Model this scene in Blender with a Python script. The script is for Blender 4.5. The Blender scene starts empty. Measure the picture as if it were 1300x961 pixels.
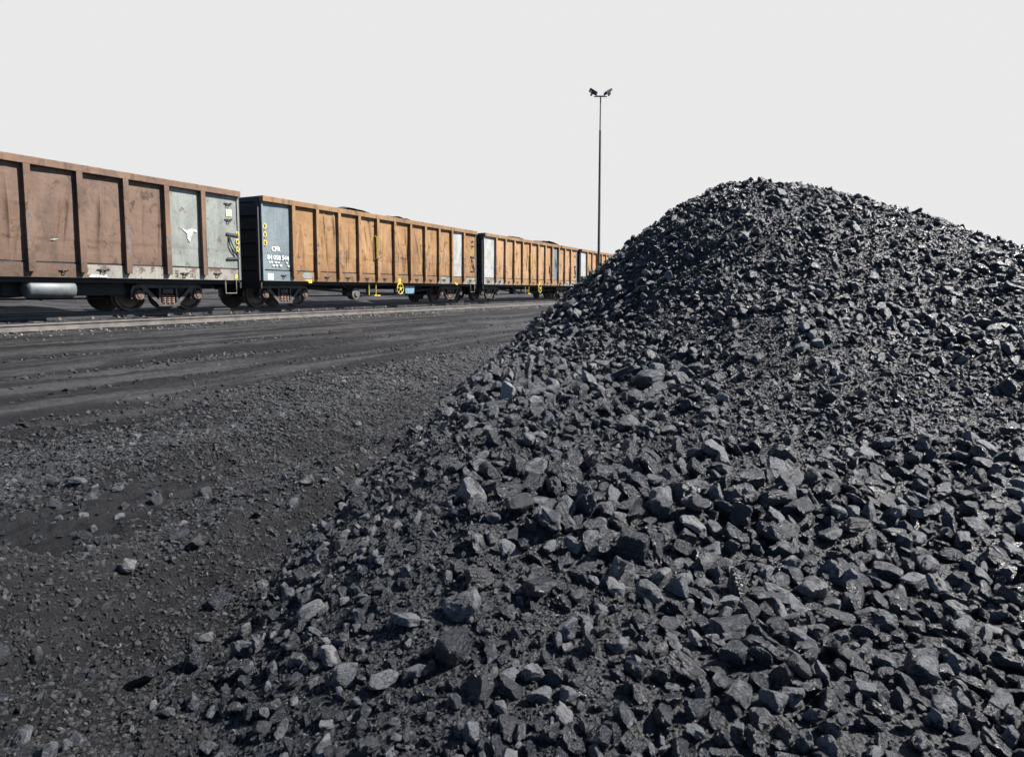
import bpy, bmesh, math, random
import numpy as np
from mathutils import Vector, Matrix, Euler

S = bpy.context.scene
COL = S.collection
R = math.radians
random.seed(7)
rng = np.random.default_rng(11)

# ------------------------------------------------------------------ camera, sky, sun, exposure
EYE = 1.5
FPX = 800.0                       # focal length in pixels of the 1300 px wide photograph
PITCH = math.atan(66.5 / FPX)
YAW = math.atan(400.0 / FPX * math.cos(PITCH))
cam = bpy.data.cameras.new('camera')
cam.sensor_width = 36.0
cam.lens = 36.0 * FPX / 1300.0
cam.shift_y = -45.5 / 1300.0
cam.clip_end = 5000.0
cam.clip_start = 0.05
camo = bpy.data.objects.new('camera', cam)
COL.objects.link(camo)
camo.location = (0, 0, EYE)
camo.rotation_euler = (R(90) - PITCH, 0, YAW)
S.camera = camo

SUN_EL = R(43)
SUN_DIR = Vector((1.0, 0.62, 0)).normalized() * math.cos(SUN_EL) + Vector((0, 0, math.sin(SUN_EL)))
SUN_AZ = math.atan2(SUN_DIR.x, SUN_DIR.y)          # clockwise from +Y
sun = bpy.data.lights.new('sun', 'SUN')
sun.energy = 5.0
sun.angle = R(0.5)
sun.color = (1.0, 0.96, 0.91)
suno = bpy.data.objects.new('sun', sun)
COL.objects.link(suno)
suno.rotation_euler = SUN_DIR.to_track_quat('Z', 'Y').to_euler()

world = bpy.data.worlds.new('World')
S.world = world
world.use_nodes = True
wn, wl = world.node_tree.nodes, world.node_tree.links
wn.clear()
sky = wn.new('ShaderNodeTexSky')
sky.sky_type = 'NISHITA'
sky.sun_disc = False
sky.sun_elevation = SUN_EL
sky.sun_rotation = SUN_AZ
sky.altitude = 1600.0
sky.air_density = 1.0
sky.dust_density = 0.1
sky.ozone_density = 4.0
bg_sky = wn.new('ShaderNodeBackground')
bg_sky.inputs['Strength'].default_value = 0.058
wl.new(sky.outputs[0], bg_sky.inputs['Color'])
bg_haze = wn.new('ShaderNodeBackground')           # the white haze that fills the lower sky
bg_haze.inputs['Color'].default_value = (1.0, 0.995, 0.995, 1)
bg_haze.inputs['Strength'].default_value = 0.244
tc = wn.new('ShaderNodeTexCoord')
sx = wn.new('ShaderNodeSeparateXYZ')
wl.new(tc.outputs['Generated'], sx.inputs[0])
mr = wn.new('ShaderNodeMapRange')
mr.interpolation_type = 'SMOOTHSTEP'
mr.inputs['From Min'].default_value = 0.41
mr.inputs['From Max'].default_value = 0.60
mr.inputs['To Min'].default_value = 1.0
mr.inputs['To Max'].default_value = 0.05
wl.new(sx.outputs['Z'], mr.inputs['Value'])
# haze kept to the sky in view; elsewhere cut back to deepen the shadows
dotn = wn.new('ShaderNodeVectorMath')
dotn.operation = 'DOT_PRODUCT'
dotn.inputs[1].default_value = (-math.sin(YAW), math.cos(YAW), 0)
wl.new(tc.outputs['Generated'], dotn.inputs[0])
mr2 = wn.new('ShaderNodeMapRange')
mr2.interpolation_type = 'SMOOTHSTEP'
mr2.inputs['From Min'].default_value = 0.0
mr2.inputs['From Max'].default_value = 0.62
mr2.inputs['To Min'].default_value = 0.05
wl.new(dotn.outputs['Value'], mr2.inputs['Value'])
hz = wn.new('ShaderNodeMath')
hz.operation = 'MULTIPLY'
wl.new(mr.outputs[0], hz.inputs[0])
wl.new(mr2.outputs[0], hz.inputs[1])
mixs = wn.new('ShaderNodeMixShader')
wl.new(hz.outputs[0], mixs.inputs[0])
wl.new(bg_sky.outputs[0], mixs.inputs[1])
wl.new(bg_haze.outputs[0], mixs.inputs[2])
wo = wn.new('ShaderNodeOutputWorld')
wl.new(mixs.outputs[0], wo.inputs['Surface'])

S.view_settings.view_transform = 'Standard'
S.view_settings.look = 'None'
S.view_settings.gamma = 1.0
S.view_settings.exposure = 1.75
S.view_settings.use_curve_mapping = False

# ------------------------------------------------------------------ numeric helpers
CA, SA = math.cos(YAW), math.sin(YAW)
CP, SP = math.cos(PITCH), math.sin(PITCH)


def uv2w(u, v):                    # right / forward of the camera's foot -> world x, y
    return u * CA - v * SA, u * SA + v * CA


def w2uv(x, y):
    return x * CA + y * SA, -x * SA + y * CA


def pix_ray(px, py):               # photo pixel -> ray (u, v, z)
    xc, yc = (px - 650.0) / FPX, -(py - 435.0) / FPX
    return xc, CP + yc * SP, yc * CP - SP


def w2pix(x, y, z):
    u, v = w2uv(x, y)
    z = z - EYE
    d = np.maximum(v * CP - z * SP, 1e-3)
    return 650 + FPX * u / d, 435 - FPX * (z * CP + v * SP) / d, d


def _hash(ix, iy, iz, seed):
    h = (ix * 374761393 + iy * 668265263 + iz * 2147483647 + seed * 974711) & 0xFFFFFFFF
    h = ((h ^ (h >> 13)) * 1274126177) & 0xFFFFFFFF
    h = ((h ^ (h >> 16)) * 2246822519) & 0xFFFFFFFF
    return ((h ^ (h >> 15)) & 0xFFFFFF) / float(0xFFFFFF)


def vnoise(x, y, z=None, seed=0):
    x = np.asarray(x, float)
    y = np.asarray(y, float)
    z = np.zeros_like(x) if z is None else np.asarray(z, float)
    fx, fy, fz = np.floor(x), np.floor(y), np.floor(z)
    ix, iy, iz = fx.astype(np.int64), fy.astype(np.int64), fz.astype(np.int64)
    tx, ty, tz = x - fx, y - fy, z - fz
    tx, ty, tz = [t * t * t * (t * (t * 6 - 15) + 10) for t in (tx, ty, tz)]
    out = 0
    for dx in (0, 1):
        wx = tx if dx else 1 - tx
        for dy in (0, 1):
            wy = ty if dy else 1 - ty
            for dz in (0, 1):
                wz = tz if dz else 1 - tz
                out = out + wx * wy * wz * _hash(ix + dx, iy + dy, iz + dz, seed)
    return out * 2 - 1


def fbm(x, y, z=None, octv=4, seed=0, gain=0.5):
    a, s, t = 1.0, 1.0, 0
    for o in range(octv):
        t = t + a * vnoise(x * s, y * s, None if z is None else z * s, seed + o)
        a *= gain
        s *= 2.03
    return t


def sstep(a, b, x):
    t = np.clip((x - a) / (b - a), 0, 1)
    return t * t * (3 - 2 * t)


# ------------------------------------------------------------------ ground and heap heights
RAIL_Z = 0.94                      # top of the wagons' rails
RAIL_P = 17.23                     # distance of that track's centre line left of the camera
EDGE_P = 14.6                      # the single rail at the edge of the yard


def ground_h(x, y):
    x = np.asarray(x, float)
    y = np.asarray(y, float)
    p = -x
    z = 0.64 * np.clip((p - 4.2) / 10.2, 0, 1) ** 1.1
    wob = 0.25 * vnoise(y * 0.09, p * 0 + 1.7, seed=3) + 0.12 * vnoise(y * 0.31, p * 0 + 4.1, seed=4)
    q = p + wob
    # wheel ruts and their thrown-up edges along the haul road
    for c, w, a in ((11.6, .5, -.03), (10.75, 0.25, 0.07), (10.05, 0.42, -0.15), (9.45, 0.2, 0.11),
                    (8.6, .4, -.03), (7.5, 0.36, -0.14), (6.95, 0.2, 0.12), (6.3, .3, .05), (5.2, 0.35, 0.09), (4.5, .4, -.05)):
        amp = a * (0.75 + 0.5 * vnoise(y * 0.5, p * 0 + c, seed=9))
        z = z + amp * np.exp(-((q - c) / w) ** 2)
    # windrow of gravel left by a loader in the foreground
    wr = 3.35 + 0.35 * vnoise(y * 0.35, p * 0 + 8.0, seed=5)
    z = z + (0.24 + 0.1 * vnoise(y * 0.9, p * 0, seed=6)) * np.exp(-((p - wr) / 0.34) ** 2) * sstep(9, 5.5, y)
    wr2 = 4.9 + 0.25 * vnoise(y * 0.3, p * 0 + 3.0, seed=8)
    road = sstep(6.2, 7.2, p)
    rough = (1 - road) * sstep(16, 8, np.hypot(x, y))
    z = z + rough * (0.05 * fbm(x * 1.6, y * 1.6, octv=3, seed=12) + 0.02 * fbm(x * 9, y * 9, octv=3, seed=21))
    z = z + road * sstep(40, 15, np.hypot(x, y)) * (0.013 * fbm(x * 6, y * .9, octv=3, seed=31) + 0.011 * fbm(x * 11, y * 6, octv=3, seed=33))
    # behind the edge rail the track bed is level with the rail's head
    bed = 0.765 + 0.012 * fbm(x * 3, y * 3, octv=2, seed=41)
    k = sstep(EDGE_P + 0.02, EDGE_P + 0.08, p)
    z = z * (1 - k) + bed * k
    # coal bank beyond the track
    bank = 1.22 * sstep(20.6, 25.5, p + 0.5 * vnoise(y * 0.22, p * 0, seed=51)) * (0.82 + 0.2 * vnoise(y * 0.13, p * 0 + 9, seed=52))
    bank = bank * sstep(60, 40, p)
    k2 = sstep(20.0, 20.8, p)
    z = z + k2 * (bank + bank * 0.06 * fbm(x * 1.2, y * 1.2, octv=3, seed=53))
    return z


_ctrl = []
for px, py, v in (
    # photo pixel and how far off the heap's surface is there
    (950, 238, 8.6), (908, 240, 8.7), (1010, 240, 8.5), (1060, 247, 8.4), (950, 300, 7.4), (950, 400, 6.0), (950, 500, 4.75), (950, 600, 3.4), (950, 700, 2.85), (950, 870, 1.95),
    (1120, 263, 8.3), (1200, 291, 7.9), (1120, 350, 6.7), (1120, 450, 5.35), (1120, 600, 3.6), (1120, 760, 2.5),
    (1300, 320, 7.4), (1300, 450, 5.2), (1300, 600, 3.6), (1300, 870, 1.95),
    (880, 256, 8.75), (800, 312, 9.0), (800, 400, 7.2), (800, 500, 5.4), (800, 600, 3.6), (800, 700, 2.75), (800, 870, 2.0),
    (735, 364, 9.0), (720, 450, 6.8), (715, 540, 4.4), (700, 394, 9.3),
    (640, 500, 5.4), (650, 600, 3.5), (650, 700, 2.75), (650, 860, 2.0), (648, 462, 7.0),
    (600, 560, 4.1), (560, 640, 3.1), (540, 720, 2.6), (500, 680, 2.85), (450, 750, 2.55), (420, 860, 2.1), (540, 870, 2.0),
):
    a, b, c = pix_ray(px, py)
    s = v / b
    _ctrl.append((a * s, v, EYE + c * s))
for px, py in ((262, 880), (325, 765), (375, 670), (445, 595), (535, 540), (610, 488)):   # the foot, on the ground
    a, b, c = pix_ray(px, py)
    s = -(EYE - 0.0) / c
    _ctrl.append((a * s, b * s, -0.01))
for u, v, z in ((-2.4, 2.2, -.45), (-2.6, 4.2, -.5), (-2.4, 6.2, -.5), (-1.3, 8.8, -.35), (-.35, 10.6, 0.0), (-2.0, 11.5, -.7),
                (.8, 11.6, .45), (2.4, 12.0, 1.3), (3.6, 13.0, .9), (5.5, 12.0, .6), (8, 11, .4), (8.5, 8, 1.2), (8, 5.0, .6), (6, 3, .3),
                (4, 1.2, .15), (2.0, 0.4, .1), (0, .5, .05), (-1.0, .7, -.05), (3.5, 15.5, -.4), (8, 14, -.4), (10, 10, 0), (0, 14, -.7), (-2, .5, -.3)):
    _ctrl.append((u, v, z))
_ctrl = np.array(_ctrl)


def _tps(r2):
    return 0.5 * r2 * np.log(r2 + 1e-9)


def _fit(P, lam=0.02):
    n = len(P)
    d = ((P[:, None, :2] - P[None, :, :2]) ** 2).sum(-1)
    A = np.zeros((n + 3, n + 3))
    A[:n, :n] = _tps(d) + lam * np.eye(n)
    A[:n, n] = 1
    A[:n, n + 1:] = P[:, :2]
    A[n:, :n] = A[:n, n:].T
    b = np.zeros(n + 3)
    b[:n] = P[:, 2]
    return np.linalg.solve(A, b)


_W = _fit(_ctrl)


def heap_h(u, v):
    u = np.asarray(u, float)
    v = np.asarray(v, float)
    z = _W[-3] + _W[-2] * u + _W[-1] * v
    for i in range(len(_ctrl)):
        z = z + _W[i] * _tps((u - _ctrl[i, 0]) ** 2 + (v - _ctrl[i, 1]) ** 2)
    far = np.maximum(np.maximum(-2.6 - u, u - 10), np.maximum(v - 15.5, -v - 1.0))
    z = z - np.clip(far, 0, None) * 0.7
    near = sstep(0.05, 0.35, z)
    z = z + near * (0.055 * fbm(u * 1.5, v * 1.5, octv=3, seed=61) + 0.018 * fbm(u * 7, v * 7, octv=3, seed=66))
    return z


def surf_h(x, y):
    u, v = w2uv(x, y)
    g = ground_h(x, y)
    h = heap_h(u, v)
    return np.maximum(g, h), h > g


def at_pixel(px, py, vmax=40.0):
    """first point where the line of sight of a photo pixel meets heap or ground"""
    a, b, c = pix_ray(px, py)
    t = np.linspace(0.8, vmax, 4000)
    x, y = uv2w(a * t, b * t)
    z, _ = surf_h(x, y)
    hit = np.nonzero(EYE + c * t < z)[0]
    i = hit[0] if len(hit) else len(t) - 1
    return float(x[i]), float(y[i]), float(z[i]), float(b * t[i])


# ------------------------------------------------------------------ mesh helpers
class MB:
    """collects simple solids into one mesh"""

    def __init__(self):
        self.bm = bmesh.new()

    def box(self, x0, x1, y0, y1, z0, z1, bev=0.0):
        vs = [self.bm.verts.new((x, y, z)) for x in (x0, x1) for y in (y0, y1) for z in (z0, z1)]
        fs = []
        for q in ((0, 1, 3, 2), (4, 6, 7, 5), (0, 4, 5, 1), (2, 3, 7, 6), (0, 2, 6, 4), (1, 5, 7, 3)):
            fs.append(self.bm.faces.new([vs[i] for i in q]))
        if bev > 0:
            es = list({e for f in fs for e in f.edges})
            bmesh.ops.bevel(self.bm, geom=es, offset=bev, segments=2, affect='EDGES', profile=0.6)
        return self

    def bar(self, a, b, w, h, up=(0, 0, 1)):
        a, b = Vector(a), Vector(b)
        d = (b - a)
        L = d.length
        d.normalize()
        s = d.cross(Vector(up))
        if s.length < 1e-4:
            s = Vector((1, 0, 0))
        s.normalize()
        t = s.cross(d)
        vs = []
        for q in (a, b):
            for i, j in ((-1, -1), (1, -1), (1, 1), (-1, 1)):
                vs.append(self.bm.verts.new(q + s * (i * w / 2) + t * (j * h / 2)))
        for q in ((3, 2, 1, 0), (4, 5, 6, 7), (0, 1, 5, 4), (1, 2, 6, 5), (2, 3, 7, 6), (3, 0, 4, 7)):
            self.bm.faces.new([vs[i] for i in q])
        return self

    def tube(self, pts, rad, n=10, caps=True):
        pts = [Vector(p) for p in pts]
        rads = rad if isinstance(rad, (list, tuple)) else [rad] * len(pts)
        rings = []
        ref = None
        for i, p in enumerate(pts):
            d = (pts[min(i + 1, len(pts) - 1)] - pts[max(i - 1, 0)]).normalized()
            if ref is None:
                ref = d.orthogonal().normalized()
            s = (ref - d * ref.dot(d)).normalized()
            ref = s
            t = d.cross(s)
            rings.append([self.bm.verts.new(p + (s * math.cos(k * 2 * math.pi / n) + t * math.sin(k * 2 * math.pi / n)) * rads[i]) for k in range(n)])
        for a, b in zip(rings, rings[1:]):
            for k in range(n):
                self.bm.faces.new((a[k], a[(k + 1) % n], b[(k + 1) % n], b[k]))
        if caps:
            self.bm.faces.new(rings[0][::-1])
            self.bm.faces.new(rings[-1])
        return self

    def lathe_x(self, prof, cx, cy, cz, n=32):
        """profile of (x, radius) turned round an axis along x"""
        rings = []
        for x, r in prof:
            rings.append([self.bm.verts.new((cx + x, cy + r * math.cos(k * 2 * math.pi / n), cz + r * math.sin(k * 2 * math.pi / n))) for k in range(n)])
        for a, b in zip(rings, rings[1:]):
            for k in range(n):
                self.bm.faces.new((a[k], b[k], b[(k + 1) % n], a[(k + 1) % n]))
        self.bm.faces.new(rings[0])
        self.bm.faces.new(rings[-1][::-1])
        return self

    def torus_x(self, cx, cy, cz, Rr, r, n=24, m=8):
        pts = [(cx, cy + Rr * math.cos(k * 2 * math.pi / n), cz + Rr * math.sin(k * 2 * math.pi / n)) for k in range(n)]
        rings = []
        for k in range(n):
            a = k * 2 * math.pi / n
            rings.append([self.bm.verts.new((cx + r * math.sin(b * 2 * math.pi / m),
                                             cy + (Rr + r * math.cos(b * 2 * math.pi / m)) * math.cos(a),
                                             cz + (Rr + r * math.cos(b * 2 * math.pi / m)) * math.sin(a))) for b in range(m)])
        for k in range(n):
            a, b = rings[k], rings[(k + 1) % n]
            for j in range(m):
                self.bm.faces.new((a[j], a[(j + 1) % m], b[(j + 1) % m], b[j]))
        return self

    def prism_x(self, poly, x0, x1):
        """outline of (y, z) points extruded along x"""
        a = [self.bm.verts.new((x0, y, z)) for y, z in poly]
        b = [self.bm.verts.new((x1, y, z)) for y, z in poly]
        self.bm.faces.new(a[::-1])
        self.bm.faces.new(b)
        n = len(poly)
        for k in range(n):
            self.bm.faces.new((a[k], a[(k + 1) % n], b[(k + 1) % n], b[k]))
        return self

    def build(self, name, mat, parent=None, smooth=False, loc=None):
        bmesh.ops.recalc_face_normals(self.bm, faces=self.bm.faces[:])
        me = bpy.data.meshes.new(name)
        self.bm.to_mesh(me)
        self.bm.free()
        if smooth:
            me.polygons.foreach_set('use_smooth', [True] * len(me.polygons))
            me.set_sharp_from_angle(angle=R(38))
        me.materials.append(mat)
        o = bpy.data.objects.new(name, me)
        COL.objects.link(o)
        o.parent = parent
        if loc:
            o.location = loc
        return o


def tag(o, label=None, cat=None, group=None, kind=None):
    if label:
        o['label'] = label
    if cat:
        o['category'] = cat
    if group:
        o['group'] = group
    if kind:
        o['kind'] = kind
    return o


def empty(name, loc, parent=None):
    o = bpy.data.objects.new(name, None)
    COL.objects.link(o)
    o.location = loc
    o.parent = parent
    return o


def np_mesh(name, verts, faces, mat, smooth=True):
    me = bpy.data.meshes.new(name)
    verts = np.asarray(verts, np.float32)
    faces = np.asarray(faces, np.int32)
    k = faces.shape[1] if len(faces) else 4
    me.vertices.add(len(verts))
    me.vertices.foreach_set('co', verts.ravel())
    me.loops.add(len(faces) * k)
    me.loops.foreach_set('vertex_index', faces.ravel())
    me.polygons.add(len(faces))
    me.polygons.foreach_set('loop_start', np.arange(len(faces), dtype=np.int32) * k)
    if smooth:
        me.polygons.foreach_set('use_smooth', np.ones(len(faces), bool))
    me.update(calc_edges=True)
    if mat:
        me.materials.append(mat)
    return me


# ------------------------------------------------------------------ materials
class Mat:
    def __init__(self, name):
        self.m = bpy.data.materials.new(name)
        self.m.use_nodes = True
        self.n, self.l = self.m.node_tree.nodes, self.m.node_tree.links
        self.b = self.n['Principled BSDF']

    def add(self, t, **kw):
        nd = self.n.new(t)
        for k, v in kw.items():
            if k in nd.inputs:
                nd.inputs[k].default_value = v
            else:
                setattr(nd, k, v)
        return nd

    def link(self, a, b):
        self.l.new(a, b)

    def coords(self, scale=(1, 1, 1), world=True):
        src = self.add('ShaderNodeNewGeometry').outputs['Position'] if world else self.add('ShaderNodeTexCoord').outputs['Object']
        mp = self.add('ShaderNodeMapping')
        mp.inputs['Scale'].default_value = scale
        self.link(src, mp.inputs['Vector'])
        return mp.outputs[0]

    def noise(self, vec, scale, detail=4, rough=0.55, dist=0.0):
        nd = self.add('ShaderNodeTexNoise')
        nd.inputs['Scale'].default_value = scale
        nd.inputs['Detail'].default_value = detail
        nd.inputs['Roughness'].default_value = rough
        nd.inputs['Distortion'].default_value = dist
        self.link(vec, nd.inputs['Vector'])
        return nd.outputs['Fac']

    def ramp(self, fac, a, b, lo=0.0, hi=1.0):
        nd = self.add('ShaderNodeMapRange')
        nd.interpolation_type = 'SMOOTHSTEP'
        for k, v in (('From Min', a), ('From Max', b), ('To Min', lo), ('To Max', hi)):
            nd.inputs[k].default_value = v
        self.link(fac, nd.inputs['Value'])
        return nd.outputs[0]

    def mix(self, fac, a, b, mode='MIX'):
        nd = self.add('ShaderNodeMix')
        nd.data_type = 'RGBA'
        nd.blend_type = mode
        if isinstance(fac, (int, float)):
            nd.inputs[0].default_value = fac
        else:
            self.link(fac, nd.inputs[0])
        for i, c in ((6, a), (7, b)):
            if isinstance(c, (tuple, list)):
                nd.inputs[i].default_value = (*c[:3], 1)
            else:
                self.link(c, nd.inputs[i])
        return nd.outputs[2]

    def math(self, op, a, b=0.5):
        nd = self.add('ShaderNodeMath')
        nd.operation = op
        for i, c in enumerate((a, b)):
            if isinstance(c, (int, float)):
                nd.inputs[i].default_value = c
            else:
                self.link(c, nd.inputs[i])
        return nd.outputs[0]

    def bump(self, h, strength=0.5, dist=0.02, prev=None):
        nd = self.add('ShaderNodeBump')
        nd.inputs['Strength'].default_value = strength
        nd.inputs['Distance'].default_value = dist
        self.link(h, nd.inputs['Height'])
        if prev:
            self.link(prev, nd.inputs['Normal'])
        return nd.outputs[0]

    def out(self, color=None, rough=None, normal=None, spec=None, metal=None):
        for key, v in (('Base Color', color), ('Roughness', rough), ('Normal', normal), ('Specular IOR Level', spec), ('Metallic', metal)):
            if v is None:
                continue
            s = self.b.inputs[key]
            if isinstance(v, (int, float)):
                s.default_value = v
            elif isinstance(v, (tuple, list)):
                s.default_value = (*v[:3], 1)
            else:
                self.link(v, s)
        return self.m


def plain(name, col, rough=0.6, metal=0.0, var=0.35, scale=9.0, spec=0.5):
    m = Mat(name)
    n = m.noise(m.coords(), scale, 5)
    c = m.mix(m.ramp(n, 0.3, 0.7), tuple(x * (1 - var) for x in col), tuple(min(1, x * (1 + var)) for x in col))
    return m.out(c, rough, m.bump(m.noise(m.coords(), scale * 6, 3), 0.2, 0.01), spec, metal)


def rust_paint(name, base, dark, pale, streak=0.5, grey_low=0.0):
    """weathered paint on steel: blotches, streaks running down, scuffed patches"""
    m = Mat(name)
    big = m.noise(m.coords((1, 1, .6)), 1.3, 5, .6, .3)
    c = m.mix(m.ramp(big, .3, .72), base, pale)
    st = m.noise(m.coords((4, 4, .55)), 1.6, 5, .6, .35)
    c = m.mix(m.math('MULTIPLY', m.ramp(st, .5, .74), streak), c, dark)
    hz = m.noise(m.coords((.8, .8, 7)), 1.4, 4, .6)
    c = m.mix(m.math('MULTIPLY', m.ramp(hz, .48, .72), .5), c, pale)
    low = m.add('ShaderNodeSeparateXYZ')
    m.link(m.coords(), low.inputs[0])
    grime = m.math('ADD', low.outputs[2], m.math('MULTIPLY', m.noise(m.coords((3, 3, .8)), 1.5, 4, .6), -1.1))
    c = m.mix(m.math('MULTIPLY', m.ramp(grime, 2.0, 1.3), .45), c, dark)      # splashed coal dirt along the bottom
    bl = m.noise(m.coords(), 3.4, 6, .68, .6)
    c = m.mix(m.math('MULTIPLY', m.ramp(bl, .55, .68), .8), c, dark)
    bl2 = m.noise(m.coords((1, 1, .45)), 1.1, 6, .72, .9)
    c = m.mix(m.math('MULTIPLY', m.ramp(bl2, .52, .66), .45), c, tuple(x * 1.2 for x in dark))
    fl = m.noise(m.coords(), 26, 4, .7)
    c = m.mix(m.math('MULTIPLY', m.ramp(fl, .58, .7), .5), c, tuple(x * .5 for x in dark))
    nb = m.bump(m.noise(m.coords(), 5, 4), .25, .03)
    nb = m.bump(fl, .25, .006, nb)
    return m.out(c, m.ramp(bl, .3, .7, .5, .8), nb, .3)


def grey_paint(name, base, rustc, amount=.62, streaks=.6):
    m = Mat(name)
    big = m.noise(m.coords((1, 1, .5)), 2.0, 5, .6, .4)
    c = m.mix(m.ramp(big, .3, .7), tuple(x * .8 for x in base), tuple(min(1, x * 1.18) for x in base))
    st = m.noise(m.coords((12, 12, .55)), 1.5, 5, .6, .4)
    c = m.mix(m.math('MULTIPLY', m.ramp(st, .52, .72), streaks), c, tuple(x * .55 for x in base))
    bl = m.noise(m.coords(), 4.5, 6, .7, .5)
    c = m.mix(m.ramp(bl, amount, amount + .1), c, rustc)
    fl = m.noise(m.coords(), 30, 4, .7)
    c = m.mix(m.math('MULTIPLY', m.ramp(fl, .6, .72), .5), c, rustc)
    return m.out(c, .5, m.bump(m.noise(m.coords(), 6, 4), .3, .03), .4)


def coal_mat(name, base=(.0024, .0040, .0088), dust=(.080, .083, .092), rough=(.2, .48), local=True, dusty=.95, noise_scale=1.0, bump=.9):  # base holds blue sky fill; dust also paints bright sunlit facets
    m = Mat(name)
    co = m.coords(world=False) if local else m.coords()
    oi = m.add('ShaderNodeObjectInfo')
    off = m.add('ShaderNodeVectorMath')
    off.operation = 'ADD'
    cmb = m.add('ShaderNodeCombineXYZ')
    for i in range(3):
        m.link(m.math('MULTIPLY', oi.outputs['Random'], (17.0, 31.0, 53.0)[i]), cmb.inputs[i])
    m.link(co, off.inputs[0])
    m.link(cmb.outputs[0], off.inputs[1])
    v = off.outputs[0]
    k = noise_scale
    n1 = m.noise(v, 2.2 * k, 5, .65, .4)
    n2 = m.noise(v, 9 * k, 5, .7)
    mp = m.add('ShaderNodeMapping')
    mp.inputs['Scale'].default_value = (1.2, 1.2, 11)
    m.link(v, mp.inputs['Vector'])
    lay = m.noise(mp.outputs[0], 1.6 * k, 4, .6, .25)
    d = m.math('ADD', m.math('MULTIPLY', m.math('ADD', oi.outputs['Random'], -.5), .42), n1)
    c = m.mix(m.math('MULTIPLY', m.ramp(d, .485, .67), dusty), base, dust)
    c = m.mix(m.math('MULTIPLY', m.ramp(n2, .5, .72), .5), c, tuple(x * .45 for x in base))
    r = m.ramp(m.math('ADD', m.math('MULTIPLY', n2, .6), m.math('MULTIPLY', d, .5)), .3, .75, rough[0], rough[1])
    nb = m.bump(lay, bump * .45, .07)
    nb = m.bump(n2, bump * .8, .035, nb)
    nb = m.bump(m.noise(v, 30 * k, 3, .7), bump * .5, .012, nb)
    m.b.inputs['IOR'].default_value = 1.5
    return m.out(c, r, nb, .5)


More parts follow.
